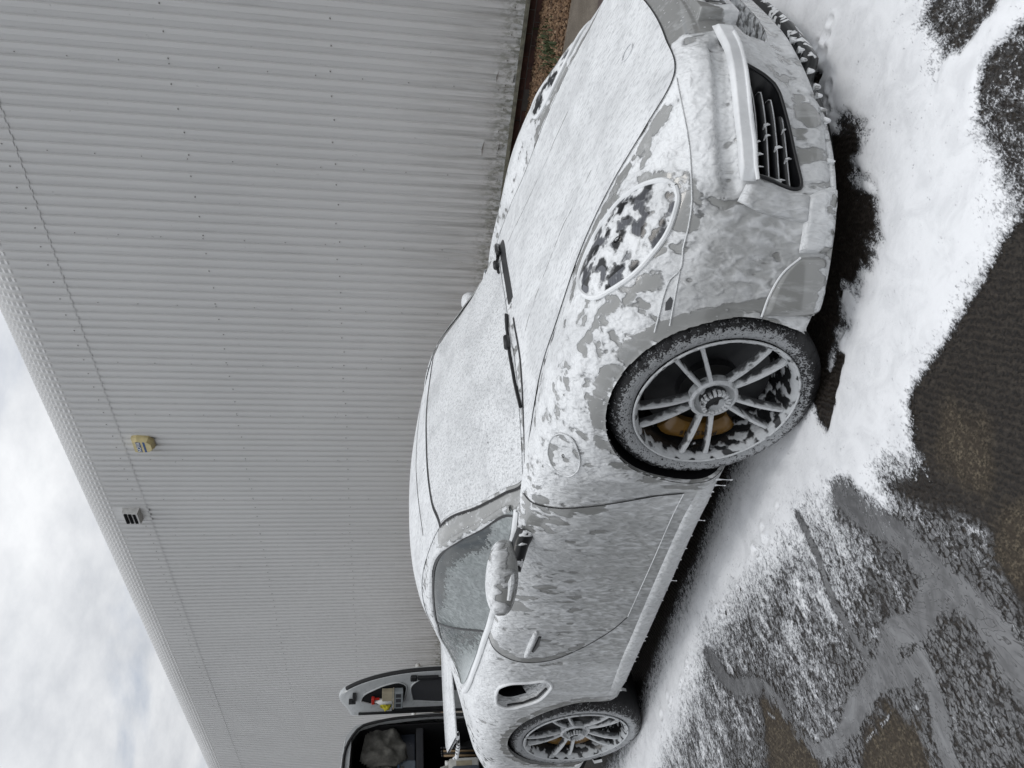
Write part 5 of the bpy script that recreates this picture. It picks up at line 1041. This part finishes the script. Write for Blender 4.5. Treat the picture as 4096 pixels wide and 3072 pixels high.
# ---- things kept in the van
dm = van.matrix_basis @ (Matrix.Translation((0, .02, 0)) @ Matrix.Rotation(R(20), 4, 'Z'))
def place(o, p): o.matrix_world = dm @ Matrix.Translation(p); return o
M['clear'] = plain('clear_plastic', (.22, .24, .25), .15, coat=.3); M['beige'] = plain('beige_card', (.30, .265, .19), .7); M['red'] = plain('red_plastic', (.42, .02, .012), .35); M['yel'] = plain('yellow_cloth', (.45, .40, .03), .9, bumpd=.004); M['lblue'] = plain('pale_blue', (.16, .26, .42), .6)
b = MB(); b.box((0, -.075, 0), (.20, -.006, .10), bev=.006); sb = b.build('storage_box', M['clear']); place(sb, (.155, -.018, 1.195)); tag(sb, 'clear plastic storage box in the upper pocket of the van door', 'box')
b = MB(); b.box((-.004, -.080, .085), (.204, -.004, .097), bev=.003); b.build('lid', M['beige'], sb)
for k in range(3): b = MB(); b.box((.02+.06*k, -.0765, .02), (.065+.06*k, -.0755, .07)); b.build('compartment', M['carpet'], sb)
b = MB(); b.box((0, -.06, 0), (.11, -.004, .10), bev=.004); cb = b.build('cardboard_packet', M['beige']); place(cb, (.24, -.018, 1.295)); tag(cb, 'beige packet standing on the clear box in the van door', 'packet')
b = MB(); b.lathe([(0, .0), (0, .028), (.12, .028), (.15, .012), (.17, .012)], (0, -.035, 0), axis='z', n=16); sp = b.build('spray_bottle', M['white'], None, True); place(sp, (.215, -.018, 1.30)); tag(sp, 'white spray bottle with a red trigger in the van door pocket', 'bottle')
b = MB(); b.box((-.02, -.055, .165), (.055, -.018, .195), bev=.006); b.box((.03, -.045, .12), (.045, -.03, .17)); b.build('trigger', M['red'], sp)
def cloth(name, mat, sx, sz, lab, seed, amp=.03):
    n, m = 22, 18; U, W_ = np.meshgrid(np.linspace(-1, 1, n), np.linspace(-1, 1, m), indexing='ij'); r = np.sqrt(U**2+W_**2)
    y = -.05*(1-.6*r**2)-amp*(fbm(U*1.7+seed, W_*1.7, 3, seed)-.5)*2-.25*amp*np.sin(U*7+W_*2.5+seed)*(1-W_)*.6; X_ = U*sx*(1+.25*(fbm(U*1.1, W_*1.3+seed, 2, seed+3)-.5)); Z_ = W_*sz*(1-.25*U)+.25*sz*(fbm(U*1.5+3, W_*1.5, 2, seed+5)-.5)
    keep = (r < 1.18); F_ = grid_faces(n, m); F_ = F_[keep.ravel()[F_].all(1)]; o = mesh(name, np.stack([X_, y, Z_], -1).reshape(-1, 3), F_, mat); so = o.modifiers.new('thickness', 'SOLIDIFY'); so.thickness = .006; tag(o, lab, 'cloth'); return o
yc = cloth('cleaning_cloth', M['yel'], .055, .05, 'crumpled yellow cloth in the upper pocket of the van door', 4); place(yc, (.15, -.02, 1.36))
M['tow'] = plain('grey_towel', (.115, .112, .100), .98, var=.12, nscale=40, bumpd=.006)
def inv(o, p, rz=0): o.matrix_world = van.matrix_basis @ Matrix.Translation(p) @ Matrix.Rotation(rz, 4, 'Z'); return o
tw = cloth('towel', M['tow'], .20, .20, 'large grey towel thrown over boxes inside the van', 11, .09); inv(tw, (-.16, -.23, 1.37), R(90))
tl = cloth('towel', M['tow'], .09, .13, 'narrow fold of grey towel hanging inside the van beside the seal', 17, .05); inv(tl, (-.19, -.43, 1.30), R(90))
def tub(p, sx, sy, sz, lab, mat):
    b = MB(); b.box((-sx, -sy, 0), (sx, sy, sz), bev=.012); o = b.build('plastic_tub', mat); b = MB(); b.box((-sx-.008, -sy-.008, sz-.012), (sx+.008, sy+.008, sz+.008), bev=.006); b.build('lid', M['lblue'] if 'blue' in lab else M['clear'], o); inv(o, p); tag(o, lab, 'tub'); return o
tub((-.42, -.20, 1.06), .14, .14, .40, 'tall smoky plastic tub behind the grey towel in the van', plain('smoky_plastic', (.045, .052, .068), .2, coat=.4))
tub((-.30, -.52, 1.06), .12, .16, .17, 'low clear tub with a pale blue lid on the van shelf', plain('bluish_plastic', (.10, .125, .15), .2, coat=.4))
b = MB(); b.box((-.08, -.07, 0), (.08, .07, .11), bev=.004); o = b.build('brown_box', plain('brown_card', (.05, .028, .018), .8)); inv(o, (-.12, -.68, 1.06)); tag(o, 'small brown box at the edge of the van shelf', 'box'); b = MB(); b.box((-.079, -.003, .110), (.081, .003, .112)); b.build('tape', M['beige'], o)
yc2 = cloth('cleaning_glove', M['yel'], .05, .10, 'yellow cloth lying on the van shelf by the brown box', 23); inv(yc2, (-.10, -.72, 1.40), R(90))
# jerrycans and bottles on the floor of the bay
def jerry(p, col, cap, lab, sx=.085, sy=.13, sz=.33):
    b = MB(); b.box((-sx, -sy, 0), (sx, sy, sz*.82), bev=.03); o = b.build('jerrycan', col, None, True); autosmooth(o, 40)
    b = MB(); b.tube([(0, -sy*.6, sz*.80), (0, -sy*.6, sz*.98), (0, sy*.25, sz*1.0), (0, sy*.45, sz*.80)], .016, 8); b.build('handle', col, o, True)
    b = MB(); b.lathe([(sz*.80, .0), (sz*.80, .026), (sz*.90, .026), (sz*.90, 0)], (0, sy*.72, 0), axis='z', n=14); b.build('cap', cap, o, True)
    b = MB(); b.box((sx+.0005, -sy*.6, sz*.2), (sx+.002, sy*.6, sz*.62)); b.build('label_sticker', M['beige'] if cap != M['red'] else M['white'], o)
    inv(o, p); tag(o, lab, 'jerrycan'); return o
gj = plain('grey_blue_plastic', (.085, .10, .12), .4); 
jerry((-.10, -.62, .46), gj, M['red'], 'grey plastic jerrycan with an orange red cap in the van bay')
jerry((-.12, -.50, .46), plain('milky_plastic', (.50, .50, .47), .4), M['white'], 'milky white jerrycan behind the rear wing in the van bay', .08, .09, .36)
jerry((-.05, -.80, .44), plain('pale_grey_plastic', (.16, .18, .20), .4), plain('lime_cap', (.22, .42, .03), .4), 'pale grey jerrycan with a lime green mark low in the van bay', .08, .11, .30)
for k, (y_, c_) in enumerate(((-.36, (.30, .21, .12)), (-.33, (.02, .02, .02)), (-.30, (.26, .18, .10)), (-.26, (.02, .02, .022)))):
    b = MB(); b.tube([(0, 0, 0), (.01, .01, .36)], .011, 8); o = b.build('broom_handle', plain('pole_%d' % k, c_, .6), None, True); inv(o, (-.16-.02*k, y_, .44)); b = MB(); b.tube([(.01, .01, .355), (.0105, .0105, .375)], .0125, 8); b.build('end_cap', M['black'], o, True)
    tag(o, ['pale wooden pole nearest the jerrycans in the van bay', 'thin black pole between the two wooden poles in the van bay', 'second wooden pole standing in the van bay', 'black pole farthest right in the van bay'][k], 'pole', 'poles standing in the van')
